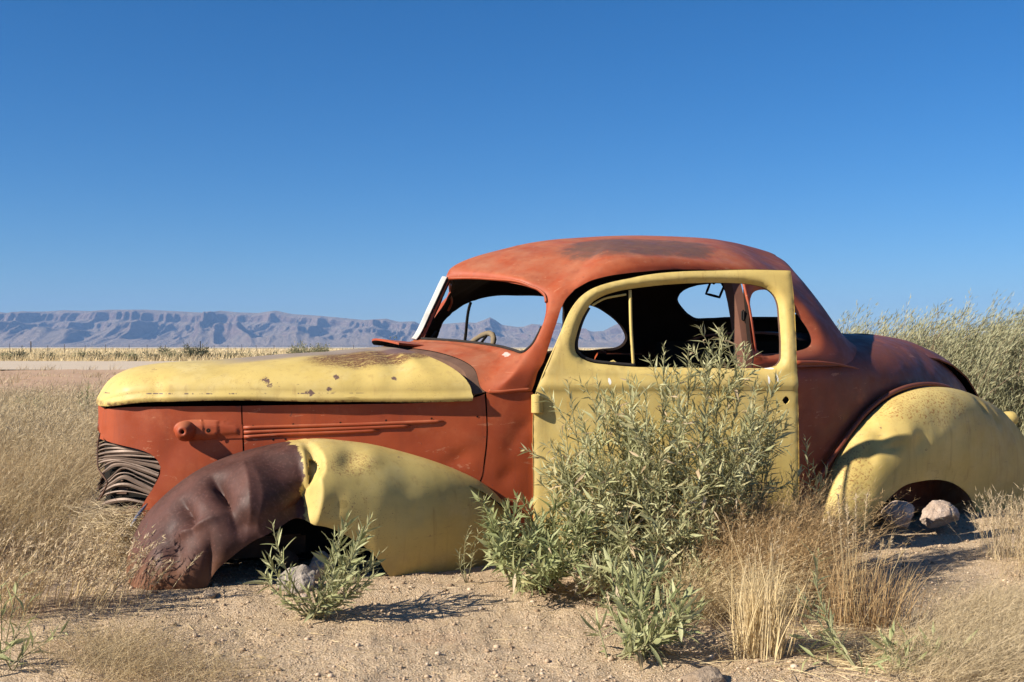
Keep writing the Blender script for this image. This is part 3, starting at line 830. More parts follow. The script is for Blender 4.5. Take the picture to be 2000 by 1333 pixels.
# ---------------------------------------------------------------- grille
def mean_slat(a, b, f=.5):
    A, B = [cr_eval(np.array(TR['slat%d' % q]), np.linspace(0, len(TR['slat%d' % q]) - 1, 6)) for q in (a, b)]
    return A * (1 - f) + B * f
SLATS = [np.array(TR['slat%d' % q]) for q in range(9)] + [mean_slat(0, 1), mean_slat(5, 6, .35), mean_slat(6, 7, .45), mean_slat(7, 8), mean_slat(8, 8) - [0, .01, .035]]
for i, P0 in enumerate(SLATS):
    P = dense(P0, .012, closed=False)
    n = len(P)
    t = np.linspace(0, 1, n)
    wid = .0085 * (.45 + .55 * np.minimum(1, t * 5)) * (1 + .25 * math.sin(i * 2.1))
    tw = .25 + .7 * np.sin(t * 2.2 + i * 2.3)
    T = np.gradient(P, axis=0); T /= np.linalg.norm(T, axis=1)[:, None]
    outw = np.stack([-.55 * np.ones(n), .83 * np.ones(n), np.zeros(n)], 1)
    side = np.cross(T, outw); side /= np.linalg.norm(side, axis=1)[:, None]
    d = side * np.cos(tw)[:, None] + outw * np.sin(tw)[:, None]
    G = np.stack([P - d * wid[:, None] * .8, P + outw * .005, P + d * wid[:, None] * .8], 1).reshape(-1, 3)
    for sgn in (1, -1):
        Q = G.copy(); Q[:, 1] *= sgn
        car_mesh("grille_slat", Q, [grid_faces(n, 3)], [M_SLAT, M_RUST], (-.3, 0, .4), .003)
for i, w in enumerate((.215, .175, .135, .095, .055)):
    u = np.linspace(-.63, -.47, 12)
    G = np.array([[(q, vside(q) - .015, w - .012), (q, vside(q) - .008, w), (q, vside(q) - .015, w + .012)] for q in u]).reshape(-1, 3)
    car_mesh("grille_slat", G, [grid_faces(12, 3)], [M_RUST, M_DARK], (-.3, 0, .4), .003)
car_tube("grille_wire", dense(np.array(TR['prow_wire']), .01, closed=False), .0032, M_RUST)
G = np.array([[(-.640 - .001 * k, .001, w), (-.638, .05, w), (-.628, .12, w)] for k, w in enumerate(np.linspace(.50, .63, 6))]).reshape(-1, 3)
Gm = G * np.array([1, -1, 1.])
car_mesh("nose_strip", np.concatenate([G, Gm]), [grid_faces(6, 3), grid_faces(6, 3)[:, ::-1] + len(G)], [M_CABIN, M_DARK], (-.3, 0, .5), .006)
car_mesh("nose_lining", np.array([[(-.60, -.12, w), (-.62, 0, w), (-.60, .12, w), (-.52, .19, w), (-.43, .24, w)] for w in np.linspace(.05, .62, 5)]).reshape(-1, 3), [grid_faces(5, 5)], M_DARK, (-.3, 0, .4))
# crumpled upright plates inside the grille
for (u, v, w, hh, lean) in ((-.585, .155, .36, .07, .03), (-.60, .13, .30, .10, .05), (-.55, .18, .27, .05, .02)):
    G = np.array([(u, v, w - hh), (u + .035, v + .02, w - hh), (u + lean, v - .01, w + .3 * hh), (u + lean + .03, v + .012, w + .25 * hh)])
    car_mesh("bent_plate", G, [np.array([[0, 1, 3, 2]])], [M_RUST, M_RUST], (-.3, 0, .3), .003)
P = dense(np.array(TR['chrome']), .01, closed=False)
car_tube("chrome_moulding", P, .0085 * np.sin(np.linspace(.35, 2.8, len(P))), M_CHROME)

# ---------------------------------------------------------------- fenders
def fender(name, top, bot, mat, dent, ripple, na=150, ns=44, mirror=False, hole=None):
    Tp, Bp = np.array(TR[top]), np.array(TR[bot])
    t = np.linspace(0, len(Tp) - 1, na)
    Tp, Bp = cr_eval(Tp, t), cr_eval(Bp, t)
    s = np.linspace(0, 1, ns)[None, :, None]
    vi, vo = Tp[:, 1], Bp[:, 1]
    hgt = np.maximum(Tp[:, 2] - Bp[:, 2], .01)
    P1 = Tp.copy(); P1[:, 1] = vi + .78 * (vo - vi); P1[:, 2] += .03 * np.minimum(1, hgt / .2)
    P2 = Bp.copy(); P2[:, 1] = vo + .055 * np.minimum(1, hgt / .2); P2[:, 2] = Bp[:, 2] + .62 * hgt
    P1[:, 0] = Tp[:, 0]; P2[:, 0] = Bp[:, 0] + .35 * (Tp[:, 0] - Bp[:, 0])
    G = (1 - s) ** 3 * Tp[:, None] + 3 * s * (1 - s) ** 2 * P1[:, None] + 3 * s * s * (1 - s) * P2[:, None] + s ** 3 * Bp[:, None]
    n = grid_normals(G)
    if n[na // 2, ns // 2, 1] < 0:
        n = -n
    V, nn = G.reshape(-1, 3), n.reshape(-1, 3)
    # dents are pressed sideways into the panel; the top seam against the body stays put
    fade = np.tile(np.clip(np.linspace(0, 1, ns) * 5, 0, 1), na)
    D = dents(V, nn, dent) - V
    if ripple is not None:
        D -= nn * ripple(V)[:, None]
    if ripple is not None and top == 'ff_top':      # the rounded crown survived, the side below it is beaten in
        q = np.clip((np.tile(np.linspace(0, 1, ns), na) - .20) / .13, 0, 1)
        q = q * q * (3 - 2 * q)
        fade = np.where(V[:, 0] < -.03, q, np.where(V[:, 0] < .0, q + (fade - q) * (V[:, 0] + .03) / .03, fade))
    V = V + D * fade[:, None]
    F = grid_faces(na, ns)
    if hole and not mirror:      # cut out to darken the dent, a sheet added behind it for shade
        c = G.reshape(-1, 3)[F].mean(1)
        cu, cw, ru, rw, sl = hole
        x = (c[:, 0] - cu - sl * (c[:, 2] - cw)) / ru
        e = x ** 2 + ((c[:, 2] - cw) / rw) ** 2
        back = V.copy()
        back[:, 1] -= .035
        car_mesh("added_dent_backing", back, [F[e < 5]], M_YEL, (V[:, 0].mean(), 0, .1))
        F = F[e > 1]
    if mirror:
        V = V * np.array([1, -1, 1.])
    sj = np.tile(np.linspace(0, 1, ns), na)
    wr = np.maximum(.62 * np.clip((sj - .955) / .045, 0, 1), .45 * np.clip(1 - sj / .03, 0, 1))
    return car_mesh(name, V, [F], [mat, M_DARK], (V[:, 0].mean(), 0, .1), .007, angle=60, wear=wr)

def ff_ripple(V):
    u, w = V[:, 0], V[:, 2]
    d = np.zeros(len(V))
    ridge = lambda x, s: .40 / (1 + (x / s) ** 2) ** 1.6 + .60 * np.exp(-np.abs(x) / s * 1.15)      # creased metal
    # deep vertical fold: slope down from the front, steep wall behind it
    uf = -.006 + .05 * (w - .36) + .008 * np.sin(w * 22)
    x = u - uf
    dep = .120 * np.clip((.492 - w) / .07, 0, 1) * np.clip((w - .205) / .08, 0, 1) ** .6
    front = np.clip(1 + x / .150, 0, 1) ** 1.15
    back = np.clip(1 - x / .062, 0, 1)
    back = back * back * (3 - 2 * back)
    d += dep * np.where(x < 0, front, back)
    # deep thumb-shaped pocket at the top of the fold
    d += .045 * np.exp(-(((u - .050 - .2 * (w - .45)) / .028) ** 2 + ((w - .452) / .046) ** 2) ** 2)
    # creased folds in the maroon front half
    d += .085 * ridge(u + .283 + .30 * (w - .38), .036) * np.exp(-((w - .385) / .085) ** 2)
    d -= .022 * ridge(u + .185 - .10 * (w - .38), .032) * np.exp(-((w - .37) / .12) ** 2)
    d += .045 * ridge(u + .385 + .2 * (w - .25), .030) * np.exp(-((w - .285) / .06) ** 2)
    d -= .026 * ridge(w - .235 - .55 * (u + .39), .020) * np.exp(-((u + .38) / .07) ** 2)
    d += .030 * np.exp(-((u + .44) / .035) ** 2 - ((w - .16) / .07) ** 2)
    d += .030 * ridge(u + .33, .03) * np.exp(-((w - .13) / .08) ** 2)
    d += .024 * np.exp(-((u + .22) / .05) ** 2 - ((w - .25) / .04) ** 2)
    d += .007 * fnoise(u * 9, w * 9, octv=3) * (u < .0)
    return d
FF_D = [(.185, .455, 20, .05, .03, .014), (.27, .45, 10, .05, .03, -.006), (.10, .30, 60, .05, .03, .006), (.42, .25, 70, .04, .03, .004), (.60, .20, 80, .08, .04, .004), (.05, .215, 0, .06, .02, .01)]
RF_D = [(2.66, .47, 60, .05, .045, .022), (2.585, .385, 80, .05, .03, .016), (2.70, .41, 10, .06, .02, .010), (2.62, .54, 45, .04, .02, .010), (2.80, .47, 70, .05, .05, -.012), (2.86, .43, 50, .05, .04, .012), (3.38, .58, -60, .04, .02, .016), (3.47, .52, -70, .05, .02, .014), (3.20, .46, 30, .12, .06, .010), (2.97, .52, 0, .10, .06, .008), (3.30, .40, 70, .08, .05, .010), (2.72, .60, 30, .05, .03, .012)]
def rf_ripple(V):
    return .005 * fnoise(V[:, 0] * 5, V[:, 2] * 5 + 9, octv=3)
for mir in (False, True):
    fender("front_fender", 'ff_top', 'ff_bottom', M_FF, FF_D, ff_ripple, mirror=mir, na=300, ns=90, hole=(.047, .450, .021, .036, .15))
    fender("rear_fender", 'rf_top', 'rf_bottom', M_RF, RF_D, rf_ripple, mirror=mir, na=160, ns=60)
P = dense(np.array(TR['rf_bead']), .03, closed=False)
car_tube("fender_bead", P, .011, M_REAR, sides=10)

# ---------------------------------------------------------------- cabin shell on a control net
NET = np.array(TR['net'])
def net_eval(ab):
    ab = np.asarray(ab, float)
    # interpolate along columns then rows
    k = NET.shape[1]
    rows = np.stack([cr_eval(NET[:, j], ab[:, 0]) for j in range(k)], 1)          # n,k,3
    E = np.concatenate([2 * rows[:, :1] - rows[:, 1:2], rows, 2 * rows[:, -1:] - rows[:, -2:-1]], 1)
    b = np.clip(ab[:, 1], 0, k - 1 - 1e-9)
    i = np.floor(b).astype(int)
    f = (b - i)[:, None]
    q = np.arange(len(ab))
    p0, p1, p2, p3 = E[q, i], E[q, i + 1], E[q, i + 2], E[q, i + 3]
    return .5 * (2 * p1 + (p2 - p0) * f + (2 * p0 - 5 * p1 + 4 * p2 - p3) * f ** 2 + (3 * p1 - p0 - 3 * p2 + p3) * f ** 3)
def net_normal(ab):
    e = .02
    ab = np.asarray(ab, float)
    a1 = ab.copy(); a1[:, 0] = np.clip(a1[:, 0] + e, 0, 11); a0 = ab.copy(); a0[:, 0] = np.clip(a0[:, 0] - e, 0, 11)
    b1 = ab.copy(); b1[:, 1] = np.clip(b1[:, 1] + e, 0, 7); b0 = ab.copy(); b0[:, 1] = np.clip(b0[:, 1] - e, 0, 7)
    n = np.cross(net_eval(a1) - net_eval(a0), net_eval(b1) - net_eval(b0))
    n /= np.linalg.norm(n, axis=1)[:, None] + 1e-12
    c = net_eval(ab) - np.array([1.7, 0, .8])
    s = np.sign((n * c).sum(1)); s[s == 0] = 1
    return n * s[:, None]
NSTEP = .085
def half_shell(holes, side):
    ring = np.array([(a, 0) for a in np.arange(0, 11, NSTEP)] + [(11, b) for b in np.arange(0, 7, NSTEP)] + [(a, 7) for a in np.arange(11, 0, -NSTEP)] + [(0, b) for b in np.arange(7, 0, -NSTEP)])
    hs = []
    for key, rim in holes:
        h = dense(np.array(TR[key], float), NSTEP * .7)
        hs.append((h, rim))
    v2, tr = cdt_panel(ring, [h for h, _ in hs], NSTEP)
    V = net_eval(v2)
    nn = net_normal(v2)
    off = np.zeros(len(V))
    for h, (D, dep) in hs:
        hh = h[(h[:, 0] > 0) & (h[:, 0] < 11) & (h[:, 1] > 0)]
        d = near_d(V, net_eval(hh))
        off = np.maximum(off, dep * np.clip(1 - d / D, 0, 1) ** 2)
    V = V - nn * off[:, None]
    V[(v2[:, 0] < 1e-6) | (v2[:, 0] > 11 - 1e-6) | (v2[:, 1] > 7 - 1e-6), 1] = 0
    if side < 0:      # the far pillar is knocked forward a little
        k = np.clip(1 - np.abs(v2[:, 0] - 3.4) / 1.5, 0, 1) * np.clip(v2[:, 1] - .6, 0, 1) * np.clip((6.2 - v2[:, 1]) / 1.6, 0, 1)
        V[:, 0] -= .075 * k
    V[:, 1] *= side
    wr = .62 * np.clip(1 - np.min([near_d(V * [1, side, 1], net_eval(h[(h[:, 0] > 0) & (h[:, 0] < 11) & (h[:, 1] > 0)])) for h, _ in hs], 0) / .018, 0, 1)
    return V, tr, wr
def ext(key, pts):
    TR[key + '_x'] = list(map(tuple, TR[key])) + pts
    return key + '_x'
kd = ext('door_opening', [(5.95, -.3), (4.02, -.3)])
TR['rear_x'] = [(11.3, 4.8)] + [tuple(q) for q in TR['rear_window_half']] + [(11.3, 1.9)]
TR['rear_near'] = [(11.3, 4.9), (11, 5.0), (10.5, 5.0), (10.1, 4.9), (9.85, 4.6), (9.75, 4.1), (9.85, 3.3), (10.1, 2.8), (10.5, 2.65), (11, 2.58), (11.3, 2.58)]
Vn, Tn, Wn = half_shell([('windshield', (.030, .012)), (kd, (.03, .006)), ('quarter_window', (.055, .030)), ('rear_near', (.03, .012))], 1)
Vf, Tf, Wf = half_shell([('windshield', (.030, .012)), ('far_door_window', (.03, .012)), ('far_quarter_window', (.03, .015)), ('rear_x', (.03, .012))], -1)
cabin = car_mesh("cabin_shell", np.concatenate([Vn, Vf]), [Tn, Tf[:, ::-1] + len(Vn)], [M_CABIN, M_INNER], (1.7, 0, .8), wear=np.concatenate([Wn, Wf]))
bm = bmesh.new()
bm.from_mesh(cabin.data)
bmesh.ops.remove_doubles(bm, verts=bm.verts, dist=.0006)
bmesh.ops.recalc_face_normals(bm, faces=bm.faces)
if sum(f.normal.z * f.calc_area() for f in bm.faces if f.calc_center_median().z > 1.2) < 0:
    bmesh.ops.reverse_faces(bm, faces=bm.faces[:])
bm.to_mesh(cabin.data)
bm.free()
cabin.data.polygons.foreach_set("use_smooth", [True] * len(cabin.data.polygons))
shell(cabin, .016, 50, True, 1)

def net_line(pts, n=40, off=0.0, side=1):
    ab = cr_eval(np.array(pts, float), np.linspace(0, len(pts) - 1, n))
    P = net_eval(ab) + net_normal(ab) * off
    P[:, 1] *= side
    return P
# windshield centre strip, rubber remains, drip moulding
P = np.array([net_eval(np.array([[0.0, b]]))[0] for b in np.linspace(1.93, 4.02, 26)])
G = np.stack([P + np.array([0, .022, 0]) + [-.002, 0, 0], P + np.array([-.014, .010, .004]), P + np.array([-.014, -.010, .004]), P + np.array([0, -.022, 0])], 1).reshape(-1, 3)
car_mesh("windshield_strip", G, [grid_faces(26, 4)], [M_WHITE, M_RUBBER], (1.7, 0, 1.0), .006)
Pm = P + np.array([.014, 0, -.003])
car_tube("strip_gasket", Pm, .012, M_RUBBER)
for sd in (1, -1):
    car_tube("windshield_gasket", net_line([(.10, 2.04), (.94, 1.99), (1.9, 1.99), (2.62, 2.01), (2.99, 2.03), (3.14, 2.2), (3.25, 2.5), (3.20, 2.8), (3.17, 3.1)], 60, -.008, sd), .0065, M_RUBBER)
    car_tube("windshield_header_lip", net_line([(.10, 3.98), (.66, 4.02), (1.5, 4.02), (2.29, 4.12), (2.63, 4.25), (2.9, 4.2), (3.09, 3.94)], 50, -.002, sd), .006, M_CABIN)
    car_tube("belt_moulding", net_line([(3.06, .10), (3.4, .10), (3.7, .10), (4.0, .10)], 24, -.002, sd), .0075, M_CABIN)
# cowl rim the hood closes on, cowl vent lid
P = net_line([(0, .02), (.6, .02), (1.2, .02), (2, .02), (2.5, .02), (3.0, .02)], 60, -.004)
P2 = P * np.array([1, -1, 1.])
rim = np.concatenate([P2[::-1], P[1:]])
car_mesh("cowl_rim", np.stack([rim + [0, 0, 0.0], rim + np.array([-.045, 0, -.010]), rim * np.array([1, .97, 1]) + np.array([-.050, 0, -.03])], 1).reshape(-1, 3), [grid_faces(len(rim), 3)], [M_RUST, M_DARK], (.6, 0, .5), .006)
def vent_lid():
    uu = np.linspace(0, 1, 14)
    vv = np.linspace(-.19, .19, 16)
    G = np.array([[(.52 + .19 * q - .05 * abs(s / .19) ** 2.2 * 0, s, .896 + .012 * (1 - q) - .02 * (s / .19) ** 2 - .006 * q) for s in vv] for q in uu])
    G[:, :, 0] += -.00 + .05 * (np.abs(vv) / .19) ** 2
    return car_mesh("cowl_vent_lid", G.reshape(-1, 3), [grid_faces(14, 16)], [M_CABIN, M_DARK], (.6, 0, .5), .009, angle=30)
vent_lid()
car_box("cowl_slot", (.846, .352, .868), (.874, .380, .8705), M_DARK, bevel=0)

# ---------------------------------------------------------------- rear body: quarter panels and trunk
TT = np.array(TR['trunk_top'])
US = np.concatenate([np.linspace(2.035, 2.9, 34), np.linspace(2.93, 4.01, 56)])
def rear_body():
    wc = np.interp(US, np.concatenate([[2.0, 2.6], TT[:, 0]]), np.concatenate([[.95, .95], TT[:, 2]]))
    wsh = np.interp(US, [2.0, 2.6, 3.0, 3.3, 3.6, 3.8, 4.02], [.70, .70, .66, .57, .45, .36, .28])
    vb = np.array([vbody(u) for u in US])
    # round the plan curve a little
    vb = np.convolve(np.pad(vb, 6, mode='edge'), np.ones(13) / 13, 'valid')
    nb, nt = 14, 34
    G = np.zeros((len(US), nb + nt, 3))
    for i, u in enumerate(US):
        for j in range(nb):
            f = j / nb
            w = .05 + (wsh[i] - .05) * f
            G[i, j] = (u, vb[i] * (1 - .055 * (1 - f) ** 2), w)
        for j in range(nt):
            th = j / (nt - 1) * math.pi / 2
            p = 2.5 if u < 3 else 2.5 - .45 * min(1, (u - 3) / .6)
            G[i, nb + j] = (u, vb[i] * math.cos(th) ** (2 / p), wsh[i] + (wc[i] - wsh[i]) * math.sin(th) ** (2 / p))
    m, k = G.shape[:2]
    F = grid_faces(m, k)
    V = G.reshape(-1, 3)
    nn = grid_normals(G).reshape(-1, 3)
    nn *= np.sign((nn * (V - np.array([2.8, 0, .3]))).sum(1))[:, None]
    V = dents(V, nn, [(2.25, .55, 40, .08, .05, .008), (2.40, .62, 100, .06, .03, .006), (2.75, .70, 60, .07, .04, .005), (3.30, .80, 40, .10, .05, .007), (2.2, .40, 80, .1, .05, .008)])
    V[np.isclose(G.reshape(-1, 3)[:, 1], 0, atol=1e-5), 1] = 0
    c = V[F].mean(1)
    F = F[~((c[:, 0] < 2.50) & (c[:, 2] > .70) & (c[:, 1] < .70))]
    V2 = V * np.array([1, -1, 1.])
    return car_mesh("rear_body", np.concatenate([V, V2]), [F, F[:, ::-1] + len(V)], [M_REAR, M_INNER], (2.8, 0, .3), .012, angle=60)
rear_body()
P = dense(np.array(TR['belt_q']), .03, closed=False)
P[:, 1] = np.interp(P[:, 0], [2.2, 2.4, 2.6, 2.7], [.772, .762, .742, .728])
car_tube("belt_moulding", P + np.array([0, -.004, -.012]), np.linspace(.013, .003, len(P)), M_REAR, sides=12)
# trunk lid, standing slightly proud
lidu = np.linspace(3.28, 3.98, 30)
def lid_pt(u, s):
    wc = np.interp(u, TT[:, 0], TT[:, 2]) + .007
    vb = .40 * (1 - .35 * ((u - 3.28) / .7) ** 2)
    return (u, s * vb, wc - .118 * abs(s) ** 2.2 * vb / .4)
G = np.array([[lid_pt(u, s) for s in np.linspace(-1, 1, 21)] for u in lidu]).reshape(-1, 3)
car_mesh("trunk_lid", G, [grid_faces(30, 21)], [M_REAR, M_DARK], (3.3, 0, .4), .008, angle=40)
# far side below the belt
uu = np.linspace(.96, 2.05, 20)
G = np.array([[(u, -(.765 if u > 1 else .745), w) for w in np.linspace(.08, .78, 8)] for u in uu]).reshape(-1, 3)
car_mesh("far_door_panel", G, [grid_faces(20, 8)], [M_ORANGE, M_INNER], (1.5, 0, .4), .02)

# ---------------------------------------------------------------- the open door
def door_car(p, w, n=0.0):
    """door coordinates (along from the hinge, up, outwards) -> car coordinates"""
    c, s = math.cos(HA), math.sin(HA)
    p = np.asarray(p, float); n = np.asarray(n, float)
    return np.stack([HU + p * c - n * s, HV + p * s + n * c, np.asarray(w, float) + 0 * p], -1)
def door_bow(p, w):
    p = np.asarray(p); w = np.asarray(w)
    up = np.clip((w - .74) / .45, 0, 1)
    return -.055 * up ** 1.8 - .02 * np.clip((.45 - w) / .4, 0, 1) ** 2 + .012 * (1 - ((p - .53) / .53) ** 2)
def build_door():
    ol = dense(np.array(TR['door_outline']), .016)
    wn = dense(np.array(TR['door_window']), .012)
    hp, hw = TR['handle_hole'][0]
    th = np.linspace(0, 2 * math.pi, 20, endpoint=False)
    r = .0135 + .0028 * (np.abs(np.sin(2 * th)) < .35)
    hh = np.stack([hp + r * np.cos(th), hw + r * np.sin(th) * 1.1], 1)
    v2, tr = cdt_panel(ol, [wn, hh], .015)
    p, w = v2[:, 0], v2[:, 1]
    n = door_bow(p, w)
    d = near_d(v2, wn)
    n = n - .030 * np.clip(1 - d / .032, 0, 1) ** 2.2
    # pressed belt band
    (b0, b1, b2, b3) = TR['door_belt']
    wt = np.interp(p, [b0[0], b1[0]], [b0[1], b1[1]])
    wl = np.interp(p, [b2[0], b3[0]], [b2[1], b3[1]])
    sm = lambda q: np.clip(q, 0, 1) ** 2 * (3 - 2 * np.clip(q, 0, 1))
    n = n + .009 * sm((w - wl) / .008 + .5) * (1 - sm((w - wt) / .03 + .5))
    n = n - .006 * np.exp(-((p - .08) / .05) ** 2 - ((w - .58) / .04) ** 2) + .004 * fnoise(p * 5, w * 5, octv=2)
    de = near_d(v2, ol)
    n = n - .006 * np.clip(1 - de / .018, 0, 1) ** 2
    o = car_mesh("door", door_car(p, w, n), [tr], [M_DOOR, M_DOOR], door_car(.5, .6, -.5), .010, angle=50, wear=np.maximum(.60 * np.clip(1 - d / .014, 0, 1), .60 * np.clip(1 - de / .012, 0, 1)))
    # inner skin
    v3, t3 = cdt_panel(ol * .985 + np.array([.008, .010]), [wn], .04)
    car_mesh("inner_skin", door_car(v3[:, 0], v3[:, 1], door_bow(v3[:, 0], v3[:, 1]) - .052), [t3], [M_RUST, M_RUST], door_car(.5, .6, .5), .003, parent=o)
    # edge returns joining the two skins
    for lp, nm in ((ol, "edge_return"), (wn, "window_return")):
        q = np.concatenate([lp, lp[:1]])
        b = door_bow(q[:, 0], q[:, 1])
        f0, f1 = (-.004, -.052) if nm == "edge_return" else (-.032, -.052)
        G = np.stack([door_car(q[:, 0], q[:, 1], b + f0), door_car(q[:, 0], q[:, 1], b + f1)], 1).reshape(-1, 3)
        car_mesh(nm, G, [grid_faces(len(q), 2)], M_YEL if nm == "edge_return" else M_RUST, door_car(.5, .6, 0), parent=o)
    return o
door = build_door()
q = np.array(TR['vent_bar'])
q = cr_eval(q, np.linspace(0, 2, 16))
car_tube("vent_bar", door_car(q[:, 0], q[:, 1], door_bow(q[:, 0], q[:, 1]) - .042), .0066, M_YEL, door, 6)
q = cr_eval(np.array(TR['vent_top']), np.linspace(0, 3, 16))
car_tube("vent_rail", door_car(q[:, 0], q[:, 1] - .008, door_bow(q[:, 0], q[:, 1]) - .040), .005, M_YEL, door, 6)
wn = np.array(TR['door_window'])
q = dense(np.concatenate([wn[-4:], wn[:5]]), .012, closed=False)
car_tube("window_gasket", door_car(q[:, 0] + .008, q[:, 1] + .006, door_bow(q[:, 0], q[:, 1]) - .040), .0075, M_RUBBER, door, 6)
q = np.array([(.29, .799), (.32, .812), (.335, .800), (.38, .797)])
car_tube("bent_channel", door_car(q[:, 0], q[:, 1], door_bow(q[:, 0], q[:, 1]) - .045), .006, M_YEL, door, 6)
# hinge: rounded yellow knuckle
(h0, h1) = TR['hinge_block']
th = np.linspace(-.2, math.pi + .2, 12)
rows = []
for w, r in ((h1[1], .012), (h1[1] + .004, .019), (h0[1] - .004, .019), (h0[1], .012)):
    rows.append([door_car(.006 + r * 1.25 * math.cos(t), w, .004 + r * 1.15 * math.sin(t)) for t in th])
hg = car_mesh("door_hinge", np.array(rows).reshape(-1, 3), [grid_faces(4, 12)], [M_YEL, M_YEL], door_car(.0, .64, -.02), .004, parent=door, angle=35)
# rear door post of the body and its striker
wv = np.linspace(.10, 1.20, 18)
def post_v(w):
    return np.interp(w, [.1, .7, .86, 1.04, 1.21], [.745, .755, .745, .705, .64])
G = np.array([[(1.985, post_v(w) - .075, w), (1.992, post_v(w) - .02, w), (2.030, post_v(w) - .004, w), (2.036, post_v(w) - .03, w)] for w in wv]).reshape(-1, 3)
car_mesh("door_post", G, [grid_faces(18, 4)], [M_BROWN, M_DARK], (2.2, .6, .6), .004, angle=25)
car_tube("post_edge", np.array([(2.034, post_v(w) + .012, w) for w in wv]), .007, M_REAR)
car_box("striker", (1.994, post_v(1.0) - .012, .985), (2.012, post_v(1.0) + .006, 1.035), M_RUBBER)
# ---------------------------------------------------------------- inside
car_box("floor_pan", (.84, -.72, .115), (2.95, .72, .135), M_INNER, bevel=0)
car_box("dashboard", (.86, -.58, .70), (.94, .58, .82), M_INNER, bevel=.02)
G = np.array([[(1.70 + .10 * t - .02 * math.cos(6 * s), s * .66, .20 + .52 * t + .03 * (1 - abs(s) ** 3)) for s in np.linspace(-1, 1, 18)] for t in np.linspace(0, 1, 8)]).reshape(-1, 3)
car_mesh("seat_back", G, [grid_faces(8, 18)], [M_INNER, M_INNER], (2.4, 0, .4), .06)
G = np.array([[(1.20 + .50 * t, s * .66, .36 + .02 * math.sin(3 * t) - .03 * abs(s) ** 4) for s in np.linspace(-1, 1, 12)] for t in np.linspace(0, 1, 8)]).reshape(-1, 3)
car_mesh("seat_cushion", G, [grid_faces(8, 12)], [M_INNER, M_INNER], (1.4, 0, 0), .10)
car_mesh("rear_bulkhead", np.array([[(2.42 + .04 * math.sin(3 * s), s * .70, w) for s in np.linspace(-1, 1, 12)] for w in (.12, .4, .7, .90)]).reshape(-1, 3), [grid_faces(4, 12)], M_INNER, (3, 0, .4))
# steering wheel with wrapped rim
SC, SA = np.array([1.10, -.36, .775]), np.array([-.80, 0, .60])
sa = np.cross(SA, [0, 1, 0]); sa /= np.linalg.norm(sa)
sb = np.array([0, 1., 0])
th = np.linspace(0, 2 * math.pi, 61)
ring = np.array([SC + .205 * (math.cos(t) * sb + math.sin(t) * sa) for t in th])
wheel = car_tube("steering_wheel", ring, .0135 + .0016 * (np.arange(61) % 3 == 0), M_WRAP, sides=8)
for a in (.5, 2.6, 4.7):
    car_tube("spoke", np.array([SC + .01 * np.array([-1, 0, 0]), SC + .2 * (math.cos(a) * sb + math.sin(a) * sa)]), .007, M_DARK, wheel)
car_tube("steering_column", np.array([SC, SC + SA / np.linalg.norm(SA) * -.5 * np.array([-1, 1, 1]) * np.array([1, 1, 1])]) if False else np.array([SC, SC + np.array([-.28, 0, -.35])]), .02, M_DARK, wheel)
# far door vent bar and bare mirror frame hanging from the header
Pq = net_line([(4.52, 2.02), (4.50, 2.6), (4.46, 3.2), (4.43, 3.9)], 12, -.01, -1)
car_tube("far_vent_bar", Pq, .008, M_DARK)
MX = [(2.32, -0.02, 1.181), (2.304, -0.02, 1.146), (2.387, -0.02, 1.129), (2.415, -0.02, 1.186), (2.399, -0.02, 1.207), (2.332, -0.02, 1.208)]
car_tube("mirror_frame", np.concatenate([dense(np.array(MX), .02, smooth=False), np.array(MX)[:1]]), .007, M_DARK, sides=6)
car_tube("mirror_stay", np.array([(2.345, -0.02, 1.203), (2.383, -0.02, 1.239)]), .013, M_DARK, sides=6)
car_tube("roof_brace", np.array([(2.254, 0.2, 1.202), (2.175, 0.45, 1.03)]), .018, M_DARK, sides=6)
# tail lamp stub, axle and cross member seen through the rear arch
lathe("tail_lamp", np.array((3.813, 0.52, 0.479)), (.75, .35, .25), [(0, .045), (.03, .043), (.06, .034), (.075, .018), (.078, .001)], M_YEL)
car_box("rear_cross_member", (2.70, -.60, .125), (3.30, -.45, .215), M_RUST, bevel=.01)
car_tube("rear_axle", np.array([(2.95, -.70, .08), (2.95, .70, .08)]), .04, M_RUST, sides=12)
car_tube("front_axle", np.array([(0, -.62, .06), (0, .62, .06)]), .035, M_RUST, sides=12)

# ============================================================ the land
def sst(x, a, b):
    t = np.clip((x - a) / (b - a), 0, 1)
    return t * t * (3 - 2 * t)
PILE = (2.32, 5.25)
def gz(x, y, fine=True):
    """height of the ground"""
    x = np.asarray(x, float); y = np.asarray(y, float)
    r = np.hypot(x, y)
    z = .020 * fnoise(x * .9 + 3, y * .9, octv=3) * sst(r, .5, 2)
    z = z + .020 * sst(y - .42 * x, 3.6, 4.4) * (1 - sst(r, 9, 16)) * (1 - .6 * sst(x, .3, 1.2))
    z = z + .062 * np.exp(-((x - PILE[0]) / .28) ** 2 - ((y - PILE[1]) / .28) ** 2)
    z = z + .03 * np.exp(-((x + .25) / .5) ** 2 - ((y - 3.75) / .22) ** 2)
    if fine:
        nearf = (1 - sst(r, 7, 14))
        z = z + .020 * fnoise(x * 4.0, y * 4.0, octv=4) * nearf - .016 * np.clip(fnoise(x * 7 + 31, y * 7, octv=2) - .28, 0, 1) * nearf + .006 * fnoise(x * 21, y * 21 + 7, octv=3) * nearf
    bank = sst(r, 15, 21) * (1 - sst(y, 34, 40))
    z = z + bank * (.16 + .16 * fnoise(x * .18, y * .30 + 4, octv=5))
    z = z - .05 * sst(r, 8, 15) * (1 - sst(y, 66, 72))
    far = sst(y, 66, 90)
    z = z + far * .35 * fnoise(x * .012, y * .02, octv=3) * (1 - sst(r, 300, 600) * .5)
    return z

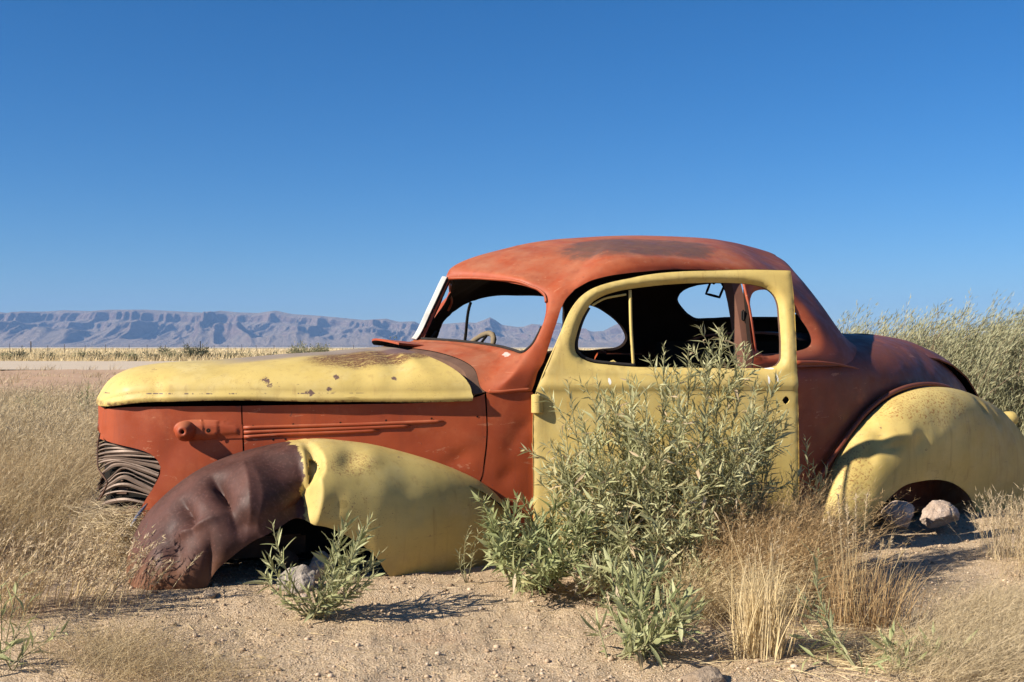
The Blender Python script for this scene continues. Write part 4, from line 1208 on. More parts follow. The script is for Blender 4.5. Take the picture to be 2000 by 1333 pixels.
def ground_material():
    k = NT("sandy_ground")
    P = k.geo.outputs["Position"]
    r = k.t.nodes.new("ShaderNodeVectorMath"); r.operation = 'LENGTH'
    k.t.links.new(P, r.inputs[0])
    d = r.outputs["Value"]
    lo = k.noise(1.3, 5, .6)
    sand = k.mix(k.step(lo, .35, .68), (.42, .305, .175), (.51, .375, .225))
    sand = k.mix(k.mul(k.step(k.noise(2.1, 5, .65, k.scalevec((1, 1, 1))), .55, .75), .75), sand, (.42, .235, .125))
    # grit: single grains, pale and dark
    g1 = k.voro(190); g2 = k.voro(75)
    grit = k.mix(k.step(k.t.nodes[-1].outputs["Distance"] if False else g1.outputs["Color"], .2, .8), (.25, .165, .10), (.66, .52, .38))
    sand = k.mix(.42, sand, grit)
    grit2 = k.mix(g2.outputs["Color"], (.26, .175, .11), (.60, .47, .34))
    sand = k.mix(k.mul(k.step(k.noise(5, 3), .45, .7), .35), sand, grit2)
    red = k.mix(k.noise(.25, 6, .7, k.scalevec((.5, 1.6, 1))), (.33, .19, .115), (.52, .37, .25))
    col = k.mix(k.step(k.add(d, k.mul(k.noise(.2, 4), 6)), 15, 24), sand, red)
    straw = k.mix(k.noise(.05, 5, .6, k.scalevec((.4, 1.5, 1))), (.46, .35, .18), (.62, .50, .30))
    col = k.mix(k.step(d, 62, 74), col, straw)
    col = k.mix(k.step(d, 250, 900), col, k.mix(k.noise(.004, 4), (.44, .37, .26), (.50, .43, .32)))
    nearm = k.step(d, 14, 5)
    h = k.add(k.mul(k.noise(38, 6, .7), 1.0), k.mul(g1.outputs["Distance"], -.35))
    h = k.add(h, k.mul(k.noise(9, 5, .6), 1.6))
    h = k.mul(h, nearm)
    return k.pbr(col, .95, k.bump(h, .75, .012), 0, .1)

def build_ground():
    rad = [.25]
    while rad[-1] < 30:
        rad.append(rad[-1] * 1.0145)
    while rad[-1] < 12000:
        rad.append(rad[-1] * 1.05)
    rad = np.array(rad)
    ang = np.radians(np.concatenate([np.arange(-36, 36.01, .14), np.arange(40, 324, 5.)]))
    A, Rr = np.meshgrid(ang, rad)
    X, Y = Rr * np.sin(A), Rr * np.cos(A)
    Z = gz(X.ravel(), Y.ravel())
    V = np.stack([X.ravel(), Y.ravel(), Z], 1)
    n = len(ang)
    F = grid_faces(len(rad), n, True)[:, ::-1]
    V = np.concatenate([V, [[0, 0, 0]]])
    c = len(V) - 1
    Tt = np.array([(c, (j + 1) % n, j) for j in range(n)])
    me = np_mesh("ground", V, [F, Tt])
    o = link("ground", me, ground_material(), None, True, "structure")
    if me.polygons[1000].normal.z < 0:
        me.flip_normals()
    return o
build_ground()
# dirt road crossing behind the bank
k = NT("pale_gravel_road")
rc = k.mix(k.noise(.35, 6, .65, k.scalevec((.15, 1.4, 1))), (.46, .365, .265), (.58, .48, .365))
M_ROAD = k.pbr(rc, .95, k.bump(k.noise(3, 5), .3, .03), 0, .1)
xs = np.linspace(-160, 160, 161); ys = np.linspace(41, 67, 14)
Xr, Yr = np.meshgrid(xs, ys)
Zr = -.005 + .03 * fnoise(Xr.ravel() * .05, Yr.ravel() * .2, octv=2) + .05 * np.sin((Yr.ravel() - 41) / 26 * math.pi)
o = link("dirt_road", np_mesh("dirt_road", np.stack([Xr.ravel(), Yr.ravel(), Zr], 1), [grid_faces(14, 161)[:, ::-1]]), M_ROAD, None, True, "structure")
if o.data.polygons[0].normal.z < 0:
    o.data.flip_normals()

# ---------------------------------------------------------------- mountains, about four kilometres off
SKY = np.array([(-700, 640), (-500, 628), (-300, 618), (-150, 612), (0, 609), (18, 613), (33, 610), (92, 607.5), (125, 605.4), (176, 607), (209, 604.3), (286, 604.3), (352, 607.6), (395, 610), (407, 610.5), (430, 606), (464, 609.5), (503, 610.7), (538, 606), (572, 613), (607, 615), (653, 618.7), (676, 621), (710, 624.5), (754, 621.7), (779, 628), (809, 627), (823, 633.7), (845, 634), (866, 632), (907, 629), (929, 630), (943, 625), (957, 619), (968, 625), (981, 634), (1011, 638), (1023, 637.5), (1039, 632), (1060, 634), (1087, 629), (1110, 635), (1140, 642), (1156, 647), (1179, 646), (1206, 632), (1235, 622), (1290, 628), (1350, 634), (1420, 625), (1500, 640), (1600, 652), (1750, 656), (1900, 660), (2100, 655), (2400, 660), (2800, 665)])
def build_mountains():
    D = 4000.
    px = np.arange(-700, 2800, 2.2)
    X = (px - 1000) / FOC * D
    ridge = (678 - np.interp(px, SKY[:, 0], SKY[:, 1])) / FOC * D
    nt = 150
    t = np.linspace(-.02, 1.35, nt)
    Xg, Tg = np.meshgrid(X, t)
    # spurs and gullies: ridged noise whose crests run down the slope, bent sideways
    warp = 90 * fnoise(Xg / 420, Tg * 1.6 + 3, octv=3)
    def ridged(s, seed, tt):
        q = 1 - np.abs(fnoise((Xg + warp) / s + seed, Tg * tt + seed, octv=2))
        return q * q
    amp = .55 + .9 * np.clip(.5 + fnoise(Xg / 520 + 11, Tg * .5, octv=2), 0, 1)
    r1 = (ridged(190., 3.1, .9) - .62) * amp
    r2 = ridged(70., 9.7, 1.8) - .62
    r3 = ridged(26., 21.3, 3.5) - .62
    env = np.clip(np.sin(np.clip(Tg, 0, 1) * math.pi), 0, 1) ** .7
    tt = Tg + env * (.36 * r1 + .21 * r2 + .10 * r3)
    # profile: fans, scree, cliff band, cap
    prof = np.interp(tt, [-.05, 0, .12, .35, .60, .66, .80, .86, .96, 1.0, 1.1, 1.4], [0, .005, .05, .20, .46, .60, .70, .90, .97, 1.0, .98, .80])
    lower = fnoise(Xg / 160 + 40, Tg * 0 + 1.5, octv=3)
    hill = .30 * np.clip(lower + .25, 0, 1) * np.exp(-((Tg - .28) / .13) ** 2)       # foothills in front
    Z = ridge[None] * (prof + hill * (1 - prof)) + 3.0 * fnoise(Xg / 60, Tg * 12, octv=4) * env
    Z = np.minimum(Z, ridge[None] * 1.004 + 0 * Z) * np.where(Tg > 1, 1, 1)
    Z = Z - 3 * (Tg < 0)
    Yg = D - 900 + 900 * Tg + 60 * fnoise(Xg / 700, Tg * 0 + 8, octv=2) * (1 - np.clip(Tg, 0, 1))
    # keep every slope point under its ridge line as seen from the plain
    V = np.stack([Xg.ravel(), Yg.ravel(), Z.ravel() - 1.0], 1)
    k = NT("bare_mountain_rock")
    n = k.noise(.012, 7, .62)
    strata = k.noise(.05, 4, .6, k.scalevec((.06, .06, 1.6)))
    c = k.mix(k.step(n, .3, .7), (.12, .085, .075), (.27, .19, .15))
    c = k.mix(k.mul(k.step(strata, .5, .7), .5), c, (.10, .075, .07))
    sp = k.t.nodes.new("ShaderNodeSeparateXYZ")
    k.t.links.new(k.geo.outputs["Normal"], sp.inputs[0])
    c = k.mix(k.mul(k.step(sp.outputs[2], .80, .97), .75), c, (.34, .27, .20))
    m = k.pbr(c, 1.0, k.bump(k.noise(.06, 8, .7), 1.0, 16.0), 0, .0)
    o = link("mountain_range", np_mesh("mountain_range", V, [grid_faces(nt, len(px))[:, ::-1]]), m, None, True, "structure")
    if sum(p.normal.z for p in o.data.polygons[:2000]) < 0:
        o.data.flip_normals()
build_mountains()

# ---------------------------------------------------------------- air between here and the mountains
def build_haze():
    bm = bmesh.new()
    bmesh.ops.create_cube(bm, size=1)
    for v in bm.verts:
        v.co = Vector((v.co.x * 12000, v.co.y * 5600 + 2700, v.co.z * 242 + 112))
    me = bpy.data.meshes.new("haze")
    bm.to_mesh(me); bm.free()
    m = bpy.data.materials.new("desert_haze")
    m.use_nodes = True
    nt = m.node_tree
    nt.nodes.clear()
    out = nt.nodes.new("ShaderNodeOutputMaterial")
    pv = nt.nodes.new("ShaderNodeVolumePrincipled")
    pv.inputs["Color"].default_value = (.33, .57, 1.0, 1)
    pv.inputs["Density"].default_value = HAZE
    pv.inputs["Anisotropy"].default_value = 0.0
    nt.links.new(pv.outputs[0], out.inputs["Volume"])
    o = link("haze", me, m, None, False, "stuff")
    o["label"] = "thin blue haze over the plain"
    o["category"] = "haze"
    return o
HAZE = 0.00016
build_haze()

# ============================================================ plants, stones, fence
def unit(v):
    return v / (np.linalg.norm(v, axis=-1, keepdims=True) + 1e-12)

def blade_mesh(base, dirv, L, W, bend, segs=3, tip=.12):
    """tapering grass blades as one vertex/face set"""
    n = len(base)
    side = unit(np.cross(dirv, rng.normal(size=(n, 3))))
    t = np.linspace(0, 1, segs + 1)
    V = []
    for q in t:
        c = base + dirv * (L * q)[:, None] + bend * (q * q)
        w = (W * ((1 - q) ** .6 * (1 - tip) + tip))[:, None] * .5
        V += [c - side * w, c + side * w]
    V = np.stack(V, 1)                                   # n, 2(segs+1), 3
    m = 2 * (segs + 1)
    off = (np.arange(n) * m)[:, None]
    F = np.concatenate([off + np.array([[2 * s, 2 * s + 1, 2 * s + 3, 2 * s + 2]]) for s in range(segs)])
    return V.reshape(-1, 3), F

def leaf_mesh(base, dirv, nrm, L, W, droop=0.15):
    """lance-shaped leaves folded along the midrib: five vertices, four triangles each"""
    n = len(base)
    side = unit(np.cross(dirv, nrm))
    up = unit(np.cross(side, dirv))
    L = np.asarray(L)[:, None]; W = np.asarray(W)[:, None]
    mid = base + dirv * L * .42 + up * L * .03 - up * W * .28
    lf = base + dirv * L * .40 - side * W * .5 + up * L * .03
    rt = base + dirv * L * .40 + side * W * .5 + up * L * .03
    tp = base + dirv * L - up * L * (droop * rng.uniform(-.4, 2.6, (n, 1)))
    V = np.stack([base, lf, mid, rt, tp], 1).reshape(-1, 3)
    o = (np.arange(n) * 5)[:, None]
    F = np.concatenate([o + np.array([[0, 2, 1]]), o + np.array([[0, 3, 2]]), o + np.array([[1, 2, 4]]), o + np.array([[2, 3, 4]])])
    return V, F

def bez(a, c, b, t):
    t = np.asarray(t)[:, None]
    return (1 - t) ** 2 * a + 2 * t * (1 - t) * c + t * t * b

class Foliage:
    def __init__(self):
        self.V = []; self.F = []; self.n = 0
    def add(self, V, F):
        self.V.append(V); self.F.append(F + self.n); self.n += len(V)
    def mesh(self, name):
        return np_mesh(name, np.concatenate(self.V), self.F)

M_LEAF = leafy("grey_green_leaves", (.31, .305, .145), (.54, .52, .30), (.40, .40, .20), .30)
M_LEAF2 = leafy("fresh_green_leaves", (.24, .265, .105), (.45, .455, .225), (.31, .345, .15), .30)
M_LEAFDRY = leafy("withered_leaves", (.40, .29, .17), (.52, .42, .28), None, .25)
M_STEM = plain("pale_green_stem", (.23, .215, .11), .7, .3, 20)
M_STEMDRY = plain("woody_brown_stem", (.17, .11, .07), .8, .3, 20)
M_STRAW = leafy("pale_straw", (.58, .44, .225), (.78, .63, .38), None, .25, .6)
M_GOLD = leafy("golden_dry_grass", (.38, .275, .14), (.62, .485, .285), (.47, .37, .22), .30, .6)
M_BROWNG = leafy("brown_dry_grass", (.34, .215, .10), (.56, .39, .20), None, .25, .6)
M_GREYG = leafy("greyish_dry_grass", (.40, .305, .175), (.62, .50, .32), None, .25, .6)
M_SEED = leafy("seed_heads", (.46, .35, .21), (.68, .55, .37), None, .25, .7)
M_FEATHER = leafy("feathery_pale_leaves", (.27, .265, .14), (.48, .45, .275), (.35, .345, .195), .30)

def mk_leaf_material():
    k = NT("broad_grey_green_leaf")
    oi = k.t.nodes.new("ShaderNodeObjectInfo")
    c = k.mix(oi.outputs["Random"], (.28, .295, .125), (.50, .50, .27))
    w = k.t.nodes.new("ShaderNodeTexCoord")
    return k.pbr(c, .55, k.bump(k.noise(9, 3, .5, k.scalevec((1, 3, 1))), .3, .02), 0, .3, .28)
M_BROAD = mk_leaf_material()
def one_leaf(W, droop):
    """single broad leaf, unit length along +Y, folded and drooping"""
    ts = (0, .12, .3, .5, .72, .9, 1.0)
    ws = (.10, .45, .9, 1.0, .72, .32, .04)
    V = []
    for t, w in zip(ts, ws):
        z = .10 * t - droop * t * t
        V += [(-W * w * .5, t, z + .012), (0, t, z - W * .10 * w), (W * w * .5, t, z + .012)]
    F = grid_faces(len(ts), 3)
    me = np_mesh("leaf", np.array(V), [F])
    me.materials.append(M_BROAD)
    me.polygons.foreach_set("use_smooth", [True] * len(me.polygons))
    return me
LEAVES = [one_leaf(w, d) for w, d in ((.15, .10), (.18, .22), (.14, .32), (.20, .05))]

def frame(p, d, nrm, s):
    d = np.array(d) / np.linalg.norm(d)
    x = np.cross(d, nrm); x /= np.linalg.norm(x) + 1e-9
    z = np.cross(x, d)
    M = Matrix(((x[0], d[0], z[0], p[0]), (x[1], d[1], z[1], p[1]), (x[2], d[2], z[2], p[2]), (0, 0, 0, 1)))
    return M @ Matrix.Scale(float(s), 4)

def shrub(name, label, base, stems, leaf=(.06, .010), spacing=.013, mat=None, single=0, twigs=2, dry=.03, group=None, stem_r=.0035, spread=.75, cat="shrub"):
    """stems: list of (foot xyz, tip xyz, bow xyz). `single` = number of leaves built as parts of their own"""
    base = np.array(base, float)
    root = empty(name, tuple(base))
    tag(root, label, cat, group)
    fol, dryf, tw = Foliage(), Foliage(), Foliage()
    cand = []
    def dress(path_fn, L, r0, t0):
        n = max(5, int(L * (1 - t0) / spacing))
        t = t0 + (1 - t0) * (np.arange(n) + rng.random(n) * .6) / n
        t = np.clip(t, 0, 1)
        P = path_fn(t)
        T = unit(path_fn(np.clip(t + .02, 0, 1.02)) - path_fn(t - .02))
        az = np.arange(n) * 2.399 + rng.random() * 6
        a = unit(np.cross(T, np.array([.3, .2, .9]))); b = np.cross(T, a)
        rad = a * np.cos(az)[:, None] + b * np.sin(az)[:, None]
        ph = np.radians(rng.normal(48, 13, n)) * (1 - .45 * t ** 3) * spread / .75
        d = unit(T * np.cos(ph)[:, None] + rad * np.sin(ph)[:, None] + np.array([0, 0, -.05]))
        ln = leaf[0] * np.clip(rng.lognormal(-.05, .34, n), .4, 1.4) * (1 - .55 * np.clip((t - .75) / .25, 0, 1) ** 1.3) * (.75 + .25 * np.clip(t * 3, 0, 1))
        wd = leaf[1] * rng.uniform(.65, 1.3, n) * (ln / leaf[0]) ** .8
        nr = unit(np.cross(d, np.cross(T, d)) + rng.normal(0, .35, (n, 3)))
        isdry = rng.random(n) < dry * np.clip(1.8 - 2 * t, .1, 1.8)
        for q in np.nonzero(~isdry)[0]:
            cand.append((ln[q], P[q], d[q], nr[q], wd[q]))
        q = isdry
        if q.any():
            V, F = leaf_mesh(P[q] - base, unit(d[q] + np.array([0, 0, -.8])), nr[q], ln[q], wd[q], .3)
            dryf.add(V, F)
    for (f, tp, bow) in stems:
        f, tp, bow = np.array(f, float), np.array(tp, float), np.array(bow, float)
        c = (f + tp) / 2 + bow
        fn = lambda t, f=f, c=c, tp=tp: bez(f, c, tp, np.atleast_1d(t))
        L = np.linalg.norm(tp - f)
        path = fn(np.linspace(0, 1, 9)) - base
        tube("stem", path, np.linspace(stem_r, stem_r * .35, 9), M_STEM, root, 5)
        dress(fn, L, stem_r, .14)
        for k in range(twigs):
            t0 = rng.uniform(.25, .85)
            s = fn(t0)[0]
            tan = unit(fn(min(t0 + .05, 1))[0] - s)
            out = unit(tan + rng.normal(0, .45, 3) + np.array([0, 0, .25]))
            l2 = L * rng.uniform(.18, .34) * (1.15 - .4 * t0)
            e = s + out * l2
            c2 = (s + e) / 2 + tan * l2 * .12
            f2 = lambda t, s=s, c2=c2, e=e: bez(s, c2, e, np.atleast_1d(t))
            V, F, Tt = tube_data(f2(np.linspace(0, 1, 5)) - base, np.linspace(stem_r * .5, stem_r * .25, 5), 4, False)
            tw.add(V, F)
            dress(f2, l2, stem_r * .4, .05)
    cand.sort(key=lambda q: -q[0])
    for i, (ln, P, d, nr, wd) in enumerate(cand[:single]):
        o = bpy.data.objects.new("leaf", LEAVES[i % 4])
        COL.objects.link(o)
        o.parent = root
        o.matrix_local = frame(P - base, d, nr, ln)
    rest = cand[single:]
    if rest:
        A = [np.array([q[k] for q in rest]) for k in range(5)]
        V, F = leaf_mesh(A[1] - base, A[2], A[3], A[0], A[4], .12)
        fol.add(V, F)
        link("foliage", fol.mesh("foliage"), mat or M_LEAF, root, False, "stuff")
    if dryf.n:
        link("withered_foliage", dryf.mesh("withered_foliage"), M_LEAFDRY, root, False, "stuff")
    if tw.n:
        link("twig_work", tw.mesh("twig_work"), M_STEM, root, True, "stuff")
    return root

def gat(x, y, Y):
    """foot on the ground near a surveyed point"""
    p = at(x, y, Y)
    p[2] = float(gz(p[0:1], p[1:2])[0]) - .01
    return p
def foot(X, Y):
    return np.array([X, Y, float(gz(np.array([X]), np.array([Y]))[0]) - .01])

# ---------------------------------------------------------------- the big shrub before the door
B0 = foot(.58, 3.88)
tips = [(1108, 742, 4.02), (1128, 800, 3.90), (1165, 735, 4.05), (1190, 775, 3.95), (1226, 732, 4.02), (1262, 760, 3.92), (1297, 672, 4.02), (1318, 735, 3.88), (1352, 712, 4.0), (1383, 690, 3.95), (1412, 646, 4.02), (1442, 700, 3.95), (1458, 668, 4.05), (1478, 742, 3.9), (1502, 752, 3.98), (1500, 800, 3.85), (1075, 860, 3.9), (1090, 905, 3.8), (1150, 850, 3.75), (1240, 830, 3.72), (1330, 810, 3.72), (1420, 800, 3.75), (1480, 860, 3.75), (1520, 820, 4.0), (1200, 900, 3.65), (1290, 890, 3.62), (1380, 880, 3.65), (1440, 920, 3.65), (1120, 960, 3.7), (1180, 985, 3.6), (1260, 975, 3.58), (1340, 960, 3.58), (1065, 930, 3.95), (1400, 985, 3.6), (1300, 1040, 3.55), (1230, 1060, 3.55)]
stems = []
for (x, y, Y) in tips:
    tp = at(x, y, Y)
    f = B0 + np.array([(tp[0] - B0[0]) * .45 + rng.normal(0, .05), rng.normal(0, .07), 0])
    f[2] = float(gz(f[0:1], f[1:2])[0]) - .01
    stems.append((f, tp, np.array([(tp[0] - f[0]) * .10 - .01, rng.normal(0, .02), .03])))
for k in range(48):
    x = rng.uniform(1085, 1520); y = rng.uniform(790, 1080); Y = rng.uniform(3.6, 4.05)
    tp = at(x, y, Y)
    f = B0 + np.array([(tp[0] - B0[0]) * .6 + rng.normal(0, .05), rng.normal(0, .08), 0])
    f[2] = float(gz(f[0:1], f[1:2])[0]) - .01
    stems.append((f, tp, np.array([rng.normal(0, .02), rng.normal(0, .02), .03])))
for k in range(30):
    tp = at(rng.uniform(1110, 1400), rng.uniform(1010, 1140), rng.uniform(3.45, 3.65))
    f = B0 + np.array([(tp[0] - B0[0]) * .7 + rng.normal(0, .05), rng.uniform(-.28, -.05), 0])
    f[2] = float(gz(f[0:1], f[1:2])[0]) - .01
    stems.append((f, tp, np.array([rng.normal(0, .02), -.02, .02])))
shrub("tall_shrub", "tall grey-green leafy shrub growing in front of the yellow car door", B0, stems, (.054, .0086), .0080, M_LEAF, 0, 5, .13, stem_r=.0034)

# ---------------------------------------------------------------- lower greener shrub against the fender's back edge
B1 = foot(.06, 3.78)
stems = []
for (x, y, Y) in [(945, 972, 3.75), (958, 1000, 3.66), (985, 985, 3.80), (1010, 968, 3.82), (1035, 985, 3.84), (1060, 1000, 3.8), (1085, 1010, 3.74), (950, 1050, 3.6), (980, 1075, 3.55), (1030, 1050, 3.58), (1080, 1060, 3.55), (1110, 1040, 3.62), (1120, 1090, 3.5), (1060, 1110, 3.5), (1010, 1120, 3.5), (1000, 1020, 3.68), (1045, 1020, 3.7), (1140, 1060, 3.58), (1090, 960, 3.88), (1120, 985, 3.72), (1150, 1010, 3.62)]:
    tp = at(x, y, Y)
    f = B1 + np.array([(tp[0] - B1[0]) * .35 + rng.normal(0, .03), rng.normal(0, .05), 0])
    f[2] = float(gz(f[0:1], f[1:2])[0]) - .01
    stems.append((f, tp, np.array([(tp[0] - f[0]) * .15, -.01, .02])))
shrub("low_shrub", "low dense green shrub beside the back end of the front fender", B1, stems, (.056, .0105), .0080, M_LEAF2, 0, 5, .02)
# ---------------------------------------------------------------- nearest shrub, broad leaves
B2 = foot(.34, 3.02)
stems = []
for (x, y, Y) in [(1240, 1118, 3.16), (1285, 1100, 3.22), (1195, 1120, 3.2), (1178, 1155, 3.14), (1210, 1170, 3.05), (1310, 1165, 3.05), (1345, 1165, 3.1), (1378, 1172, 3.04), (1372, 1200, 2.98), (1355, 1235, 2.94), (1310, 1215, 2.94), (1250, 1190, 2.98), (1265, 1145, 3.12), (1225, 1100, 3.25), (1165, 1215, 3.05), (1330, 1135, 3.15), (1290, 1250, 2.88), (1190, 1085, 3.35), (1360, 1185, 3.08), (1335, 1195, 2.92), (1230, 1235, 2.92), (1260, 1075, 3.32)]:
    tp = at(x, y, Y)
    f = B2 + np.array([rng.normal(0, .03), rng.normal(0, .03), 0])
    stems.append((f, tp, np.array([(tp[0] - f[0]) * .1, -.01, .02])))
shrub("broad_leaf_shrub", "nearest small shrub with broad grey-green leaves, on the sand below the tall shrub", B2, stems, (.060, .0105), .0125, M_LEAF2, 290, 2, .06)
# ---------------------------------------------------------------- sapling before the front wheel arch
B3 = foot(-.632, 3.42)
stems = []
for (x, y, Y, bx) in [(532, 1022, 3.40, -.045), (528, 1090, 3.36, -.05), (680, 1002, 3.46, .0), (724, 1012, 3.42, .02), (742, 1078, 3.38, .03), (655, 1060, 3.5, -.01), (700, 1060, 3.36, .02), (600, 1150, 3.36, -.01), (690, 1110, 3.34, .01), (720, 1100, 3.46, .02), (560, 1140, 3.38, -.02), (668, 1035, 3.42, -.005), (705, 1035, 3.5, .01), (515, 1120, 3.4, -.04), (735, 1120, 3.36, .02), (650, 1130, 3.32, .0)]:
    tp = at(x, y, Y)
    f = B3 + np.array([rng.normal(0, .01), rng.normal(0, .01), 0])
    stems.append((f, tp, np.array([bx, -.005, .0])))
shrub("sapling", "small leafy sapling with several stems in front of the front wheel arch", B3, stems, (.054, .0092), .0085, M_LEAF, 300, 1, .03, stem_r=.0035, cat="sapling")
# ---------------------------------------------------------------- single shoots
B4 = foot(.905, 3.12)
p0 = foot(.93, 2.86)
stems = [(p0, at(1592, 1112, 3.14), np.array([-.06, .0, .02])), (p0, at(1560, 1150, 3.12), np.array([-.03, 0, .01])), (p0, at(1605, 1180, 3.1), np.array([-.02, 0, .0]))]
shrub("leafy_shoot", "single leafy shoot on a bare pale stem right of the straw tuft", p0, stems, (.050, .0095), .0105, M_LEAF, 110, 1, .0, stem_r=.003, cat="shoot")
p1 = foot(1.16, 4.10)
stems = [(p1, at(1572, 852, 4.12), np.array([.01, 0, 0])), (p1 + [.03, 0, 0], at(1588, 905, 4.08), np.array([.02, 0, 0])), (p1 + [-.03, 0, 0], at(1545, 900, 4.08), np.array([-.02, 0, 0]))]
shrub("upright_shoot", "upright leafy shoots standing past the open door's rear edge", p1, stems, (.055, .010), .011, M_LEAF, 0, 1, .0, stem_r=.003, cat="shoot")
p2 = foot(-.16, 3.83)
stems = [(p2, at(918, 1028, 3.8), np.array([-.03, 0, .03])), (p2, at(900, 1070, 3.78), np.array([-.03, 0, .02])), (p2, at(935, 1040, 3.82), np.array([0, 0, .02]))]
shrub("wilted_weed", "thin wilted grey weed hanging against the yellow front fender", p2, stems, (.034, .004), .008, M_LEAF, 0, 1, .05, stem_r=.002, cat="weed")
p3 = foot(.36, 2.70)
for nm, lab, X, Y, n, h in (("green_sprout", "fresh green sprout at the lower left corner of the picture", -1.36, 2.86, 7, .13), ("green_sprout", "pale green sprouts among lying straw at the bottom right", .98, 2.86, 8, .10), ("green_sprout", "green sprouts at the foot of the pale fine grass, lower right", 1.10, 2.92, 9, .11), ("green_sprout", "long-leaved green sprout at the left edge below the golden grass", -1.50, 3.10, 5, .22)):
    b = foot(X, Y)
    st = [(b + np.array([rng.normal(0, .05), rng.normal(0, .03), 0]), b + np.array([rng.normal(0, .10), rng.normal(0, .04), h * rng.uniform(.5, 1.1)]), np.array([0, 0, .01])) for q in range(n)]
    shrub(nm, lab, b, st, (.060, .010), .018, M_LEAF2, 0, 0, .0, stem_r=.002, cat="sprout")

# ---------------------------------------------------------------- grasses
def tuft(fol, X, Y, n, h, spread, fan, lean=(.10, 0, 0), W=.0022, segs=4, hv=.3, curl=.25):
    X = np.asarray(X, float)
    bx = X + rng.normal(0, spread, n); by = Y + rng.normal(0, spread, n)
    base = np.stack([bx, by, gz(bx, by, False) - .01], 1)
    d = unit(np.stack([rng.normal(0, fan, n) + (bx - X) * 1.2 + lean[0], rng.normal(0, fan, n) + (by - Y) * 1.2 + lean[1], np.ones(n)], 1))
    L = h * rng.uniform(1 - hv, 1 + hv * .5, n)
    bend = np.stack([rng.normal(lean[0], curl, n), rng.normal(lean[1], curl, n), -np.abs(rng.normal(0, curl * .5, n))], 1) * L[:, None]
    V, F = blade_mesh(base, d, L, np.full(n, W) * rng.uniform(.6, 1.3, n), bend, segs)
    fol.add(V, F)
    return base, d, L, bend

def fluff(fol, base, d, L, bend, per, size, t0=.6, W=.0022, wild=.6):
    """fine seed branches along the upper part of each stem"""
    n = len(base)
    t = t0 + (1 - t0) * rng.random((n, per))
    P = base[:, None] + d[:, None] * (L[:, None] * t)[..., None] + bend[:, None] * (t * t)[..., None]
    T = unit(d[:, None] * L[:, None, None] + 2 * bend[:, None] * t[..., None])
    dd = unit(T + rng.normal(0, wild, (n, per, 3)))
    P, dd = P.reshape(-1, 3), dd.reshape(-1, 3)
    l = size * rng.uniform(.5, 1.3, len(P))
    s = unit(np.cross(dd, rng.normal(size=dd.shape))) * (W * .5)
    V = np.stack([P - s, P + s, P + dd * l[:, None]], 1).reshape(-1, 3)
    fol.add(V, np.arange(len(V)).reshape(-1, 3))

def plant_field(name, label, cat, spots, mat, kind=None, seeds=None, group=None):
    f = Foliage()
    fs = Foliage()
    for s in spots:
        kw = dict(s)
        fl = kw.pop("fl", None)
        r = tuft(f, **kw)
        if fl:
            fluff(fs if seeds else f, *r, **fl)
    o = link(name, f.mesh(name), mat, None, False, kind)
    if cat:
        tag(o, label, cat, group)
    if fs.n:
        link("seed_fluff", fs.mesh("seed_fluff"), seeds, o, False, "stuff")
    return o

# wide golden grass on the left, and greyer grass beyond it
def field_spots(n, xr, yr, h, **kw):
    out = []
    for k in range(n):
        Y = yr[0] + (yr[1] - yr[0]) * rng.random() ** 1.2
        X = rng.uniform(*xr)
        out.append(dict(X=X, Y=Y, h=h * rng.uniform(.75, 1.2), **kw))
    return out
sp = []
for k in range(310):
    Y = 3.62 + 6.5 * rng.random() ** 1.3
    edge = -.60 * Y + .30 if Y < 4.1 else -.405 * Y - .06
    X = edge - (abs(rng.normal(0, 1.0)) * (1.0 + .25 * Y)) * .75
    far = Y > 6
    sp.append(dict(X=X, Y=Y, n=120 if not far else 76, h=(.31 if Y < 4.6 else .40) * rng.uniform(.6, 1.25), spread=.045 if not far else .10, fan=.22, lean=(.20, .02, 0), W=.0020 if not far else .0032, segs=3, curl=.22, fl=dict(per=6, size=.030 if not far else .045, t0=.55, W=.0022 if not far else .0035)))
plant_field("golden_grass", None, None, sp[::2], M_GOLD, "stuff", M_GOLD)
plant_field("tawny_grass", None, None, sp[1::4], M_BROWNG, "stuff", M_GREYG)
plant_field("pale_grass", None, None, sp[3::4], M_GREYG, "stuff", M_STRAW)
sp = []
for k in range(420):
    Y = rng.uniform(7.0, 15.0)
    X = rng.uniform(-.62 * Y, -.36 * Y if Y < 9 else -.25 * Y)
    sp.append(dict(X=X, Y=Y, n=46, h=.42 * rng.uniform(.7, 1.2), spread=.17, fan=.18, lean=(.22, 0, 0), W=.0045, segs=2, curl=.25, fl=dict(per=6, size=.06, t0=.5, W=.005)))
sp += [dict(X=rng.uniform(-.56, -.42) * Y, Y=Y, n=90, h=.42 * rng.uniform(.8, 1.1), spread=.15, fan=.2, lean=(.2, 0, 0), W=.0036, segs=2, curl=.25, fl=dict(per=5, size=.05, t0=.4, W=.004)) for Y in rng.uniform(6.0, 8.2, 70)]
plant_field("greyish_grass", None, None, sp, M_GREYG, "stuff", M_GREYG)
